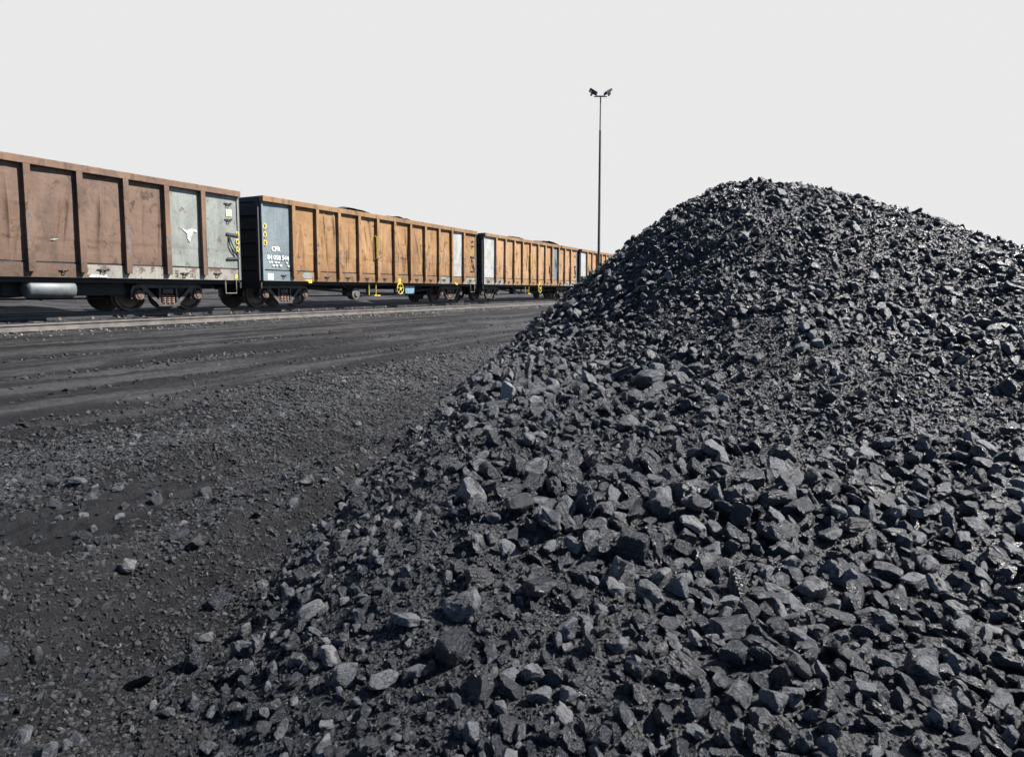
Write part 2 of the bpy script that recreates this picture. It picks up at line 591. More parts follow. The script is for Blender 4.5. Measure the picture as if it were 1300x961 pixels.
def build_materials():
    M = {}
    M['coal'] = coal_mat('coal')
    M['coal_pale'] = coal_mat('coal_pale', base=(.02, .02, .022), dust=(.12, .12, .122), rough=(.3, .5), dusty=1.1)
    M['coal_dusty'] = coal_mat('coal_dusty', base=(.005, .0058, .008), dust=(.047, .047, .049), rough=(.35, .6), dusty=.9)
    M['coal_lighter'] = coal_mat('coal_lighter', base=(.012, .0135, .017), dust=(.10, .10, .103), rough=(.25, .5), dusty=1.0)  # paler coal, standing in for sunlit highlights
    M['coal_dark'] = coal_mat('coal_dark', base=(.0016, .0026, .0056), dust=(.019, .022, .030), rough=(.16, .42), dusty=.7)
    M['coal_gloss'] = coal_mat('coal_gloss', base=(.011, .013, .018), rough=(.12, .3), dusty=.12)
    # fine coal of the heap's body
    m = Mat('coal_fines')
    co = m.coords()
    n1 = m.noise(co, 3.0, 4, .6)
    n2 = m.noise(co, 38, 5, .75)
    vo = m.add('ShaderNodeTexVoronoi')
    vo.inputs['Scale'].default_value = 55
    m.link(co, vo.inputs['Vector'])
    c = m.mix(m.ramp(n1, .3, .7), (.0022, .003, .005), (.005, .0062, .009))
    c = m.mix(m.math('MULTIPLY', m.ramp(n2, .5, .75), .6), c, (.018, .019, .021))
    nb = m.bump(vo.outputs['Distance'], .9, .02)
    nb = m.bump(n2, .9, .02, nb)
    M['fines'] = m.out(c, m.ramp(n2, .3, .7, .4, .75), nb, .5)
    # ground: coal dust, driven smooth along the road and coarse near the heap
    m = Mat('ground')
    co = m.coords()
    st = m.noise(m.coords((3.2, .16, 1)), 1.5, 6, .62, .3)
    st2 = m.noise(m.coords((14, .5, 1)), 1.5, 4, .6, .2)
    gr = m.noise(co, 60, 5, .75)
    mid = m.noise(co, 7, 5, .65, .4)
    c = m.mix(m.ramp(st, .40, .62), (.0090, .0090, .0098), (.037, .0365, .0372))
    c = m.mix(m.math('MULTIPLY', m.ramp(st2, .5, .7), .5), c, (.0085, .0085, .0095))
    c = m.mix(m.math('MULTIPLY', m.ramp(mid, .52, .75), .55), c, (.0095, .0095, .010))
    sep = m.add('ShaderNodeSeparateXYZ')
    m.link(co, sep.inputs[0])
    wob = m.noise(m.coords((.3, .16, 0)), 1.0, 3, .5)
    brk = m.noise(m.coords((1.6, .5, 1)), 1.3, 5, .65, .4)
    # bands of loose, uncompacted coal beside the wheel ruts
    for cx_, wd_ in ((-9.9, .62), (-7.35, .55), (-11.3, .22), (-12.6, .2), (-8.6, .2), (-6.4, .35)):
        dx = m.math('ADD', m.math('ADD', sep.outputs[0], -cx_), m.math('MULTIPLY', m.math('ADD', wob, -.5), 1.0))
        band = m.ramp(m.math('ADD', m.math('ABSOLUTE', dx, 0), m.math('MULTIPLY', m.math('ADD', brk, -.5), 1.1 * wd_)), wd_ * .9, wd_ * .45)
        c = m.mix(m.math('MULTIPLY', band, .9), c, (.0055, .0055, .0062))
    near = m.ramp(m.math('ADD', sep.outputs[0], m.math('MULTIPLY', m.math('ADD', st, -.5), 2.0)), -7.2, -5.8)
    c = m.mix(m.math('MULTIPLY', near, .7), c, (.0050, .0054, .0064))
    c = m.mix(m.math('MULTIPLY', m.ramp(gr, .55, .75), .5), c, (.04, .039, .039))
    vo = m.add('ShaderNodeTexVoronoi')
    vo.inputs['Scale'].default_value = 42
    m.link(co, vo.inputs['Vector'])
    nb = m.bump(vo.outputs['Distance'], .45, .014)
    nb = m.bump(gr, 1.0, .03, nb)
    cl = m.add('ShaderNodeTexVoronoi')
    cl.inputs['Scale'].default_value = 13
    m.link(co, cl.inputs['Vector'])
    nb = m.bump(cl.outputs['Distance'], .3, .04, nb)
    nb = m.bump(mid, .3, .02, nb)
    M['ground'] = m.out(c, m.ramp(gr, .3, .7, .5, .85), nb, .14)
    # wagons
    M['pink'] = rust_paint('faded_pink_brown_paint', (.074, .0425, .028), (.022, .013, .009), (.105, .064, .043), .4)
    M['tan'] = rust_paint('orange_tan_rusty_paint', (.150, .076, .028), (.034, .016, .009), (.215, .125, .055), .42)
    M['tan_pale'] = rust_paint('pale_tan_rusty_paint', (.207, .116, .052), (.06, .031, .016), (.268, .165, .086), .4)
    M['chord'] = rust_paint('rusty_orange_rail_paint', (.128, .068, .027), (.032, .017, .010), (.18, .107, .049), .65)
    M['chord_pink'] = rust_paint('brown_rail_paint', (.088, .047, .028), (.025, .017, .013), (.125, .074, .045), .65)
    M['grey'] = grey_paint('grey_green_paint', (.128, .138, .124), (.06, .036, .023), .57, .6)
    M['grey_blue'] = grey_paint('grey_blue_paint', (.098, .120, .128), (.06, .04, .028), .64, .7)
    M['grey_pale'] = grey_paint('pale_grey_paint', (.23, .235, .228), (.11, .075, .05), .58, .75)
    M['sill_pale'] = grey_paint('pale_sill_paint', (.165, .155, .132), (.07, .042, .026), .5, .7)
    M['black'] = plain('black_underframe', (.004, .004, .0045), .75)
    M['end'] = plain('end_shade_tone', (.012, .012, .0135), .7, 0, .4, 3)  # shade of the unlit ends put into the colour
    M['inner'] = plain('dark_inside', (.05, .035, .025), .85)
    M['iron'] = plain('dusty_cast_iron', (.036, .033, .031), .6, .2, .5, 5)
    M['scuff'] = plain('worn_steel_scuff', (.062, .05, .046), .6, .1, .45, 9)
    M['rustiron'] = plain('brown_rusty_iron', (.07, .04, .028), .7, .1, .5, 6)
    M['wheel'] = plain('wheel_steel', (.05, .033, .026), .55, .3, .5, 4)
    M['spring'] = plain('spring_rust', (.17, .10, .07), .7, .1, .5, 8)
    M['tank'] = plain('tank_grey', (.06, .066, .069), .55, .0, .3, 5)
    M['yellow'] = plain('yellow_paint', (.34, .25, .018), .6, 0, .45, 16)
    M['white'] = plain('white_paint', (.46, .455, .44), .6, 0, .12, 20)
    M['wornwhite'] = plain('worn_white_paint', (.27, .27, .26), .7, 0, .5, 30)
    M['blackmark'] = plain('black_stencil_paint', (.02, .02, .02), .7)
    M['blue'] = plain('faded_blue_box_paint', (.085, .15, .19), .5, 0, .3, 6)
    M['rail'] = plain('dusty_beige_rail', (.072, .063, .056), .6, .1, .3, 4)
    M['railtop'] = plain('worn_rail_head', (.13, .121, .112), .45, .4, .2, 4)
    M['darkrail'] = plain('oily_dark_rail', (.008, .009, .0105), .55, .1, .4, 5)
    M['clip'] = plain('orange_rust_clip', (.12, .078, .052), .7)
    M['sleeper'] = plain('dusty_concrete_sleeper', (.03, .029, .028), .85)
    M['stone'] = coal_mat('pale_ballast', base=(.03, .03, .032), dust=(.20, .195, .19), rough=(.6, .8), dusty=.8)
    M['mast'] = plain('mast_steel', (.045, .05, .05), .6, .2, .2, 5)
    M['lampbody'] = plain('lamp_housing', (.012, .02, .022), .5)
    M['lampglass'] = plain('lamp_glass', (.10, .27, .36), .15, 0, .1, 5, .8)
    M['load'] = coal_mat('brown_coal_load', base=(.03, .022, .018), dust=(.11, .08, .06), local=False, noise_scale=2)
    return M


M = build_materials()


# ------------------------------------------------------------------ ground
def build_ground():
    na, nr = 900, 620
    # directions: fine inside the view, coarse behind it
    a = np.concatenate([np.linspace(-52, 52, na), np.linspace(58, 302, 42)])
    a = np.radians(a)
    r = np.concatenate([[0.15], np.geomspace(0.6, 60, nr), np.geomspace(75, 3000, 16)])
    A, Rr = np.meshgrid(a, r)
    x, y = uv2w(np.sin(A) * Rr, np.cos(A) * Rr)
    z = ground_h(x, y)
    hp = heap_h(*w2uv(x, y))
    z = np.where(hp > z + .05, z - .04, z)
    n, m = A.shape
    idx = np.arange(n * m).reshape(n, m)
    nx = np.roll(idx, -1, axis=1)
    f = np.stack([idx[:-1], nx[:-1], nx[1:], idx[1:]], -1).reshape(-1, 4)
    f = f[:, ::-1]
    me = np_mesh('ground', np.stack([x, y, z], -1).reshape(-1, 3), f, M['ground'])
    o = bpy.data.objects.new('ground', me)
    COL.objects.link(o)
    tag(o, 'dark coal dusted yard ground with wheel ruts and a low bank behind the track', 'ground', kind='structure')


build_ground()


# ------------------------------------------------------------------ lump shapes
def lump_mesh(name, level, seed, mat, planes=11, k=16, aspect=(1, .8, .6), rough=.03):
    g = np.random.default_rng(seed)
    bm = bmesh.new()
    bmesh.ops.create_icosphere(bm, subdivisions=level, radius=1.0)
    bm.verts.ensure_lookup_table()
    d = np.array([v.co[:] for v in bm.verts])
    f = np.array([[v.index for v in q.verts] for q in bm.faces])
    bm.free()
    d /= np.linalg.norm(d, axis=1)[:, None]
    N = g.normal(size=(planes, 3))
    N /= np.linalg.norm(N, axis=1)[:, None]
    # a few squared-off faces as coal breaks along its bedding
    N[0], N[1] = (0, 0, 1), (0, 0, -1)
    N[:2] += g.normal(size=(2, 3)) * .12
    if planes > 4:
        a = g.uniform(0, 6.28)
        N[2], N[3] = (math.cos(a), math.sin(a), .1), (-math.cos(a), -math.sin(a), .05)
    N /= np.linalg.norm(N, axis=1)[:, None]
    D = g.uniform(.62, 1.0, planes)
    q = np.clip(d @ N.T, 1e-3, None) / D
    rr = np.power(np.power(q, k).sum(1), -1.0 / k)
    rr = np.minimum(rr, 1.45)
    P = d * rr[:, None]
    nn = fbm(P[:, 0] * 1.6 + seed, P[:, 1] * 1.6, P[:, 2] * 1.6, octv=4 if level > 2 else 2, seed=seed % 97)
    P = P * (1 + rough * nn)[:, None]
    if level > 3:                                      # chipped, splintery faces
        P = P * (1 + .022 * fbm(P[:, 0] * 7 + seed, P[:, 1] * 7, P[:, 2] * 9, octv=2, seed=seed % 83))[:, None]
    if level > 3:
        st = vnoise(P[:, 0] * .8 + 3, P[:, 1] * .8, P[:, 2] * 7, seed=seed % 89)
        P[:, :2] *= (1 + .022 * st)[:, None]
    P = P * np.array(aspect)
    P -= (P.max(0) + P.min(0)) / 2
    P /= (P.max(0) - P.min(0)).max()                 # longest side 1
    me = np_mesh(name, P, f, mat, smooth=True)
    if level <= 4:
        me.set_sharp_from_angle(angle=R(32))
    return me


def rand_aspect(g):
    t = g.random()
    if t < .12:
        return (1, .75, .4)
    if t < .32:
        return (1, .6, .52)
    return (1, g.uniform(.72, .95), g.uniform(.6, .85))


_g = np.random.default_rng(5)
HERO = [lump_mesh('coal_lump', 4, 100 + i, M['coal'], planes=int(_g.integers(10, 20)), k=int(_g.integers(12, 30)), aspect=rand_aspect(_g), rough=.12) for i in range(28)]
MID = [lump_mesh('coal_piece', 3, 300 + i, M['coal'], planes=int(_g.integers(9, 17)), k=22, aspect=rand_aspect(_g), rough=.08) for i in range(12)]
FINE = [lump_mesh('coal_chip', 2, 500 + i, M['coal'], planes=int(_g.integers(7, 11)), k=18, aspect=rand_aspect(_g), rough=.04) for i in range(7)]
for _i in (3, 8):
    MID[_i].materials[0] = M['coal_lighter']
for _i in (1, 5, 6, 10):
    MID[_i].materials[0] = M['coal_dark']
FINE[2].materials[0] = M['coal_lighter']
for _i in (4, 15, 21):
    HERO[_i].materials[0] = M['coal_lighter']
for _i in (2, 7, 11, 18, 23):
    HERO[_i].materials[0] = M['coal_dark']
for m_ in FINE:
    if m_.materials[0] == M['coal']:
        m_.materials[0] = M['coal_dusty']
# heap chips are darkened to paint shade between lumps, those on the ground dusty
CHIP = [m_.copy() for m_ in FINE]
for _i, m_ in enumerate(CHIP):
    m_.materials[0] = M['coal_lighter'] if _i == 3 else M['coal_dark']
STONE = [lump_mesh('ballast_stone', 2, 700 + i, M['stone'], planes=9, k=18, aspect=rand_aspect(_g), rough=.04) for i in range(4)]


def scatter_object(name, verts, faces, mat, pts, scl, rot, idx, protos):
    """one object: its own faces plus a shape at every loose point (geometry nodes)"""
    nv = len(verts)
    allv = np.concatenate([verts, pts]) if nv else pts
    me = np_mesh(name, allv, faces, mat)
    for nm, typ, arr in (('lump', 'FLOAT', np.r_[np.zeros(nv), np.ones(len(pts))]),):
        at = me.attributes.new(nm, 'BOOLEAN', 'POINT')
        at.data.foreach_set('value', arr.astype(bool))
    at = me.attributes.new('lump_scale', 'FLOAT_VECTOR', 'POINT')
    at.data.foreach_set('vector', np.concatenate([np.zeros((nv, 3)), scl]).astype(np.float32).ravel())
    at = me.attributes.new('lump_turn', 'FLOAT_VECTOR', 'POINT')
    at.data.foreach_set('vector', np.concatenate([np.zeros((nv, 3)), rot]).astype(np.float32).ravel())
    at = me.attributes.new('lump_shape', 'INT', 'POINT')
    at.data.foreach_set('value', np.r_[np.zeros(nv, np.int32), idx.astype(np.int32)].astype(np.int32))
    o = bpy.data.objects.new(name, me)
    COL.objects.link(o)
    ng = bpy.data.node_groups.new(name + '_nodes', 'GeometryNodeTree')
    ng.interface.new_socket('Geometry', in_out='INPUT', socket_type='NodeSocketGeometry')
    ng.interface.new_socket('Geometry', in_out='OUTPUT', socket_type='NodeSocketGeometry')
    N, L = ng.nodes, ng.links
    gi, go = N.new('NodeGroupInput'), N.new('NodeGroupOutput')
    g2i = N.new('GeometryNodeGeometryToInstance')
    for pm in reversed(protos):
        po = bpy.data.objects.new(pm.name, pm)       # never linked: only lends its shape
        oi = N.new('GeometryNodeObjectInfo')
        oi.inputs['Object'].default_value = po
        L.new(oi.outputs['Geometry'], g2i.inputs[0])
    iop = N.new('GeometryNodeInstanceOnPoints')
    L.new(gi.outputs[0], iop.inputs['Points'])
    L.new(g2i.outputs[0], iop.inputs['Instance'])
    iop.inputs['Pick Instance'].default_value = True

    def attr(nm, typ):
        a = N.new('GeometryNodeInputNamedAttribute')
        a.data_type = typ
        a.inputs['Name'].default_value = nm
        return [s for s in a.outputs if s.enabled and s.name == 'Attribute'][0]
    L.new(attr('lump', 'BOOLEAN'), iop.inputs['Selection'])
    L.new(attr('lump_shape', 'INT'), iop.inputs['Instance Index'])
    L.new(attr('lump_scale', 'FLOAT_VECTOR'), iop.inputs['Scale'])
    e2r = N.new('FunctionNodeEulerToRotation')
    L.new(attr('lump_turn', 'FLOAT_VECTOR'), e2r.inputs[0])
    L.new(e2r.outputs[0], iop.inputs['Rotation'])
    if nv:
        jg = N.new('GeometryNodeJoinGeometry')
        dg = N.new('GeometryNodeDeleteGeometry')      # the loose points themselves go
        dg.domain = 'POINT'
        L.new(gi.outputs[0], dg.inputs['Geometry'])
        L.new(attr('lump', 'BOOLEAN'), dg.inputs['Selection'])
        L.new(dg.outputs[0], jg.inputs[0])
        L.new(iop.outputs[0], jg.inputs[0])
        L.new(jg.outputs[0], go.inputs[0])
    else:
        L.new(iop.outputs[0], go.inputs[0])
    md = o.modifiers.new('scatter', 'NODES')
    md.node_group = ng
    return o


def normals_at(x, y, e=.04):
    hx = (surf_h(x + e, y)[0] - surf_h(x - e, y)[0]) / (2 * e)
    hy = (surf_h(x, y + e)[0] - surf_h(x, y - e)[0]) / (2 * e)
    n = np.stack([-hx, -hy, np.ones_like(hx)], -1)
    return n / np.linalg.norm(n, axis=1)[:, None]


def rand_turn(n, nor, g, tilt=.55):
    """lie roughly along the slope, turned any way, tipped somewhat"""
    out = np.zeros((n, 3))
    if n > 40000:                                      # chips: the slope hardly matters
        return np.stack([g.normal(0, tilt, n) - nor[:, 1], g.normal(0, tilt, n) + nor[:, 0], g.uniform(0, 2 * math.pi, n)], -1)
    tz = g.uniform(0, 2 * math.pi, n)
    tx = g.normal(0, tilt, n)
    ty = g.normal(0, tilt, n)
    for i in range(n):
        q = Vector((0, 0, 1)).rotation_difference(Vector(nor[i]))
        e = (q.to_matrix() @ Matrix.Rotation(tz[i], 3, 'Z') @ Matrix.Rotation(tx[i], 3, 'X') @ Matrix.Rotation(ty[i], 3, 'Y')).to_euler()
        out[i] = e[:]
    return out


# lumps placed one by one where the photograph shows them: pixel, width and height in pixels, shape (which, aspect), tip, material, label
PLACED = [
    (826, 484, 40, 38, (1, .9, .85), 0, 'coal', 'big rounded coal block beside a long slab, upper left of the heap face'),
    (793, 476, 36, 20, (1, .5, .45), -20, 'coal', 'long coal slab tilted against the big rounded block'),
    (644, 503, 16, 34, (.45, .3, 1), 12, 'coal_pale', 'pale leaf-shaped coal slab standing upright on the left ridge'),
    (648, 626, 42, 30, (1, .7, .7), 15, 'coal', 'broad angular block at left end of the big lump row'),
    (677, 614, 34, 34, (1, .8, .6), -25, 'coal', 'flat-sided lump leaning behind the broad angular block'),
    (719, 608, 32, 46, (.6, .5, 1), -35, 'coal', 'long lump tipped steeply to the left in the row'),
    (768, 608, 42, 28, (1, .55, .5), 30, 'coal', 'long dark slab sliding down to the right in the row'),
    (690, 644, 38, 24, (1, .7, .55), 0, 'coal', 'low flat-topped block below the leaning lumps'),
    (744, 643, 23, 38, (.6, .6, 1), 5, 'coal', 'upright egg-shaped lump among the row of big lumps'),
    (785, 663, 26, 19, (1, .8, .7), 15, 'coal_pale', 'small pale rounded lump right of the egg-shaped one'),
    (804, 697, 40, 42, (1, .9, 1), 0, 'coal', 'large rounded boulder of coal in the middle foreground'),
    (770, 684, 34, 26, (1, .7, .75), -10, 'coal', 'blocky lump touching the large rounded boulder'),
    (683, 752, 52, 26, (1, .7, .45), -5, 'coal_gloss', 'smooth glossy bluish slab lying on fine scree'),
    (790, 733, 32, 42, (.75, .6, 1), 15, 'coal', 'tall faceted lump below the large rounded boulder'),
    (933, 747, 26, 48, (.55, .5, 1), 3, 'coal', 'upright brick-shaped lump standing in the middle foreground'),
    (930, 802, 60, 42, (1, .7, .7), 5, 'coal', 'widest flat-faced bluish block near the bottom middle'),
    (872, 853, 54, 42, (1, .6, .55), 38, 'coal_pale', 'pale slab sloping to the right at the bottom middle'),
    (935, 836, 48, 34, (1, .6, .6), 25, 'coal', 'dark ridged lump under the widest flat-faced block'),
    (588, 770, 50, 46, (1, .9, .95), -20, 'coal', 'biggest dark shaded lump on the left foreground scree'),
    (609, 740, 38, 36, (1, .7, .9), 0, 'coal_pale', 'pale square lump right behind the biggest dark lump'),
    (419, 834, 36, 32, (1, .8, .8), 0, 'coal_pale', 'pyramid-shaped lump near the bottom left of the heap'),
    (438, 858, 30, 32, (.9, .7, 1), 8, 'coal', 'cube-like lump just below the pyramid-shaped one'),
    (487, 866, 40, 30, (1, .8, .7), -12, 'coal', 'grey lump at the bottom right of the cube-like lump'),
    (527, 858, 38, 30, (1, .75, .7), -20, 'coal', 'wedge lump at the bottom beside the knobbly lump'),
    (574, 830, 58, 44, (1, .8, .75), 0, 'coal', 'knobbly wide lump near the bottom of the left scree'),
    (394, 780, 40, 20, (1, .5, .45), -25, 'coal_pale', 'long pale lump alone on the shaded left scree'),
    (515, 792, 40, 26, (1, .6, .6), 12, 'coal', 'two-toned long block left of the biggest dark lump'),
    (1086, 672, 34, 22, (1, .8, .55), 0, 'coal_pale', 'pale flat-topped lump brighter than all around it'),
    (1029, 752, 36, 38, (1, .8, .9), -10, 'coal_pale', 'pale rounded lump with a ribbed face, right foreground'),
    (1160, 744, 44, 26, (1, .6, .6), 0, 'coal', 'loaf-shaped lump lying level in the right foreground'),
    (1125, 730, 32, 36, (.85, .8, 1), -10, 'coal', 'pitted lump just left of the loaf-shaped lump'),
    (1084, 757, 30, 36, (.8, .7, 1), 0, 'coal', 'dark dull lump left of the pitted lump'),
    (1016, 850, 46, 46, (1, .5, .5), 45, 'coal_pale', 'long grey lump pointing down to the right at the bottom'),
    (1062, 790, 50, 20, (1, .6, .35), 12, 'coal_pale', 'thin pale slab lying flat in the right foreground'),
    (1169, 850, 36, 42, (.8, .7, 1), 8, 'coal', 'tall pentagon-faced lump at the bottom right'),
    (1283, 760, 40, 32, (1, .6, .4), 30, 'coal_pale', 'pale slab at the right edge of the picture'),
    (1256, 802, 34, 26, (1, .7, .6), 20, 'coal_pale', 'pale chisel-edged lump in the lower right corner'),
    (1125, 796, 34, 20, (1, .6, .6), 0, 'coal', 'small brick-like lump below the loaf-shaped lump'),
    (1178, 720, 28, 28, (1, .5, .9), -10, 'coal_pale', 'grey triangular plate above the loaf-shaped lump'),
    (261, 626, 18, 15, (1, .9, .8), 0, 'coal_pale', 'pale round stone alone on the gravel ground'),
    (164, 722, 24, 17, (1, .8, .7), 10, 'coal_pale', 'half-buried pale stone on the gravel windrow, left'),
    (250, 690, 19, 15, (1, .8, .75), 0, 'coal_pale', 'pale blocky stone at the foot of the windrow'),
    (46, 835, 20, 19, (.9, .7, 1), 20, 'coal_pale', 'pale pointed stone at the bottom left of the yard'),
    (98, 613, 20, 10, (1, .7, .45), 0, 'coal', 'flat dark stone alone on smooth ground at the left'),
    (1116, 257, 13, 12, (1, .9, .95), 0, 'coal', 'round lump standing up on the right skyline of the heap'),
    (810, 298, 13, 16, (.85, .8, 1), 5, 'coal', 'square lump on the left skyline of the heap'),
    (786, 315, 27, 17, (1, .8, .65), -15, 'coal', 'wide dark lump on the left skyline below the square one'),
]


HANDLES = ['the big rounded block high on the face', 'the long tilted slab high on the face', 'the pale leaf-shaped slab', 'the broad block at the row end',
           'the leaning flat-sided lump', 'the steeply tipped long lump', 'the long slab sliding right', 'the low flat-topped block', 'the egg-shaped lump',
           'the small pale rounded lump', 'the large rounded boulder', 'the blocky lump beside the boulder', 'the glossy bluish slab', 'the tall faceted lump',
           'the upright brick-shaped lump', 'the widest flat-faced block', 'the pale slab at bottom middle', 'the dark ridged lump', 'the biggest dark lump on the scree',
           'the pale square lump', 'the pyramid-shaped lump', 'the cube-like lump', 'the grey lump below the cube', 'the wedge lump', 'the knobbly wide lump',
           'the long pale lump on the scree', 'the two-toned block', 'the bright flat-topped lump', 'the ribbed pale lump', 'the loaf-shaped lump', 'the pitted lump',
           'the dull dark lump', 'the long grey lump pointing down', 'the thin pale slab', 'the pentagon-faced lump', 'the pale slab at the right edge',
           'the chisel-edged lump', 'the small brick-like lump', 'the grey triangular plate', 'the pale round stone on the gravel', 'the half-buried pale stone',
           'the pale blocky stone', 'the pale pointed stone', 'the flat dark stone', 'the round lump on the skyline', 'the square lump on the skyline', 'the wide dark skyline lump']


def neighbour_labels(pl, xs, ys, sz):
    """for each placed lump, the nearest other lump on each of its four sides gets a label of its own"""
    out = {}
    for k, (px, py, w, h) in enumerate(pl):
        for word, ax, sg in (('right of', 0, 1), ('left of', 0, -1), ('above', 1, -1), ('below', 1, 1)):
            best = None
            for i in range(len(xs)):
                if i in out:
                    continue
                dx, dy = xs[i] - px, ys[i] - py
                a, b = (dx * sg, abs(dy)) if ax == 0 else (dy * sg, abs(dx))
                if a > 4 and b < .55 * a and a < .5 * (w, h)[ax] + 1.3 * sz[i] + 6:
                    if best is None or a < best[0]:
                        best = (a, i)
            if best:
                out[best[1]] = 'nearest sizeable coal lump just %s %s' % (word, HANDLES[k])
    return out


def build_coal():
    g = np.random.default_rng(21)
    # --- candidate lumps over heap and gravel, largest first, kept from overlapping
    lumps = []                                        # x, y, size, source
    cell = {}

    def try_add(x, y, s, sep=.40):
        cx, cy = int(x // .2), int(y // .2)
        for i in range(cx - 1, cx + 2):
            for j in range(cy - 1, cy + 2):
                for (a, b, t) in cell.get((i, j), ()):
                    if (a - x) ** 2 + (b - y) ** 2 < (sep * (s + t)) ** 2:
                        return False
        cell.setdefault((cx, cy), []).append((x, y, s))
        return True

    placed = []
    for k, (px, py, w, h, asp, tip, mat, label) in enumerate(PLACED):
        x, y, z, v = at_pixel(px, py + h * .22)
        size = max(w, h) * v / FPX
        placed.append((k, x, y, z, v, size))
        try_add(x, y, size * .9)

    n = 290000
    u = g.uniform(-3.2, 9.2, n)
    v = g.uniform(.7, 14.5, n) ** 1.0
    x, y = uv2w(u, v)
    z, on = surf_h(x, y)
    px, py, dep = w2pix(x, y, z)
    vis = (px > -120) & (px < 2300) & (py < 1400)
    hh = heap_h(u, v)
    keep = vis & on & (hh > .015)
    u, v, x, y, z, px, py = [q[keep] for q in (u, v, x, y, z, px, py)]
    # where coarse coal has rolled: a band down the front, the left ridge, a streak up the face
    coarse = .10 + .90 * np.clip(sstep(545, 650, py + .04 * (px - 900)) * sstep(560, 680, px), 0, 1)
    coarse = np.maximum(coarse, .9 * np.exp(-(((px - 660) / 75) ** 2 + ((py - 500) / 75) ** 2)))
    coarse = np.maximum(coarse, .8 * np.exp(-(((px - 830) / 75) ** 2 + ((py - 485) / 45) ** 2)))
    coarse = np.maximum(coarse, .4 * sstep(.15, .55, vnoise(u * 1.3, v * 1.3, seed=77)) * sstep(560, 700, px + .5 * np.clip(600 - py, 0, 400)))
    flank = sstep(640, 540, px) * sstep(540, 620, py)           # the shaded flank at the left foot
    coarse = np.maximum(coarse, .42 * flank * (.5 + .5 * vnoise(u * 2.2, v * 2.2, seed=73)))
    coarse = .04 + (coarse - .04) * (1 - .92 * np.exp(-(((px - 672) / 80) ** 2 + ((py - 775) / 85) ** 2)))
    patch = .5 + .5 * vnoise(u * .9, v * .9, seed=71)
    o = len(u) // 3
    big = []
    cand = []
    for i in range(len(u)):
        c = coarse[i]
        r = g.random()
        row = 1 + .45 * math.exp(-((py[i] - 640) / 55) ** 2) * (590 < px[i] < 1000)
        s = min(.15 if py[i] > 470 or g.random() < .04 else .105, (.040 + (.043 + .022 * (v[i] - 1.9)) * r ** (2.8 - 1.6 * c)) * row)
        cand.append((s, i))
    cand = cand[:125000]
    cand.sort(reverse=True)
    cnt = 0
    for s, i in cand:
        if g.random() > .012 + .62 * (coarse[i] - .1) + .045 * sstep(560, 470, py[i]):
            continue
        if try_add(x[i], y[i], s, .36):
            lumps.append((x[i], y[i], z[i], v[i], s))
    print('large lumps on heap', len(lumps))
    # stones on the gravel ground between heap and road
    m = 42000
    gp = g.uniform(.4, 7.4, m)
    gy = g.uniform(.5, 16, m)
    gx = -gp
    gz, gon = surf_h(gx, gy)
    ppx, ppy, _ = w2pix(gx, gy, gz)
    gv = w2uv(gx, gy)[1]
    dens = .03 + .8 * np.exp(-((gp - 3.35) / .45) ** 2) + .3 * np.exp(-((gp - 5.2) / .5) ** 2) + .25 * sstep(.2, .6, vnoise(gx * .8, gy * .8, seed=91)) + .25 * sstep(6, 9, gy) * sstep(6.8, 5.5, gp)
    fu, fv = w2uv(gx, gy)
    fh = heap_h(fu, fv)
    dens = dens * (1 - .7 * sstep(-.5, -.35, fh)) + .55 * sstep(-.17, -.03, fh)
    ok = (~gon) & (ppx > -600) & (ppx < 900) & (g.random(m) < dens * .8) & (gv > .9)
    for i in np.nonzero(ok)[0]:
        s = .03 + .085 * g.random() ** 3.4
        if try_add(gx[i], gy[i], s, .45):
            lumps.append((gx[i], gy[i], gz[i], gv[i], s))
    print('with ground stones', len(lumps))
    L = np.array(lumps)
    lx, ly, dd = w2pix(L[:, 0], L[:, 1], L[:, 2])
    inframe = (lx > 8) & (lx < 1292) & (ly > 10) & (ly < 955)
    app = np.where(inframe, L[:, 4] / dd, 0)
    order = np.argsort(-app)
    n_single = 298 - len(placed)
    single, rest = order[:n_single], order[n_single:]

    # --- single lumps
    for k, X, Y, Z, V, size in placed:
        px_, py_, w, h, asp, tip, mat, label = PLACED[k]
        key = 0 if False else k
        me = lump_mesh('coal_lump', 4, 900 + k * 3, M[mat], planes=8 + k % 5, k=24 + (k * 5) % 16, aspect=asp, rough=.05)
        ob = bpy.data.objects.new('coal_lump', me)
        COL.objects.link(ob)
        ob.scale = (size * 1.05,) * 3
        ob.location = (X, Y, Z + size * .26)
        # long side across the view, tipped in the plane facing the camera
        ob.rotation_euler = (Matrix.Rotation(YAW, 3, 'Z') @ Matrix.Rotation(R(tip), 3, 'Y')
                             @ Matrix.Rotation(R(g.uniform(-15, 15)), 3, 'X') @ Matrix.Rotation(R(g.uniform(-18, 18)), 3, 'Z')).to_euler()
        tag(ob, label, 'coal lump', 'coal lumps of the heap')
    nor = normals_at(L[single, 0], L[single, 1])
    tr = rand_turn(len(single), nor, g, .8)
    near_lab = neighbour_labels([q[:4] for q in PLACED], lx[single], ly[single], L[single, 4] / dd[single] * FPX)
    print('lumps with a label of their own', len(near_lab))
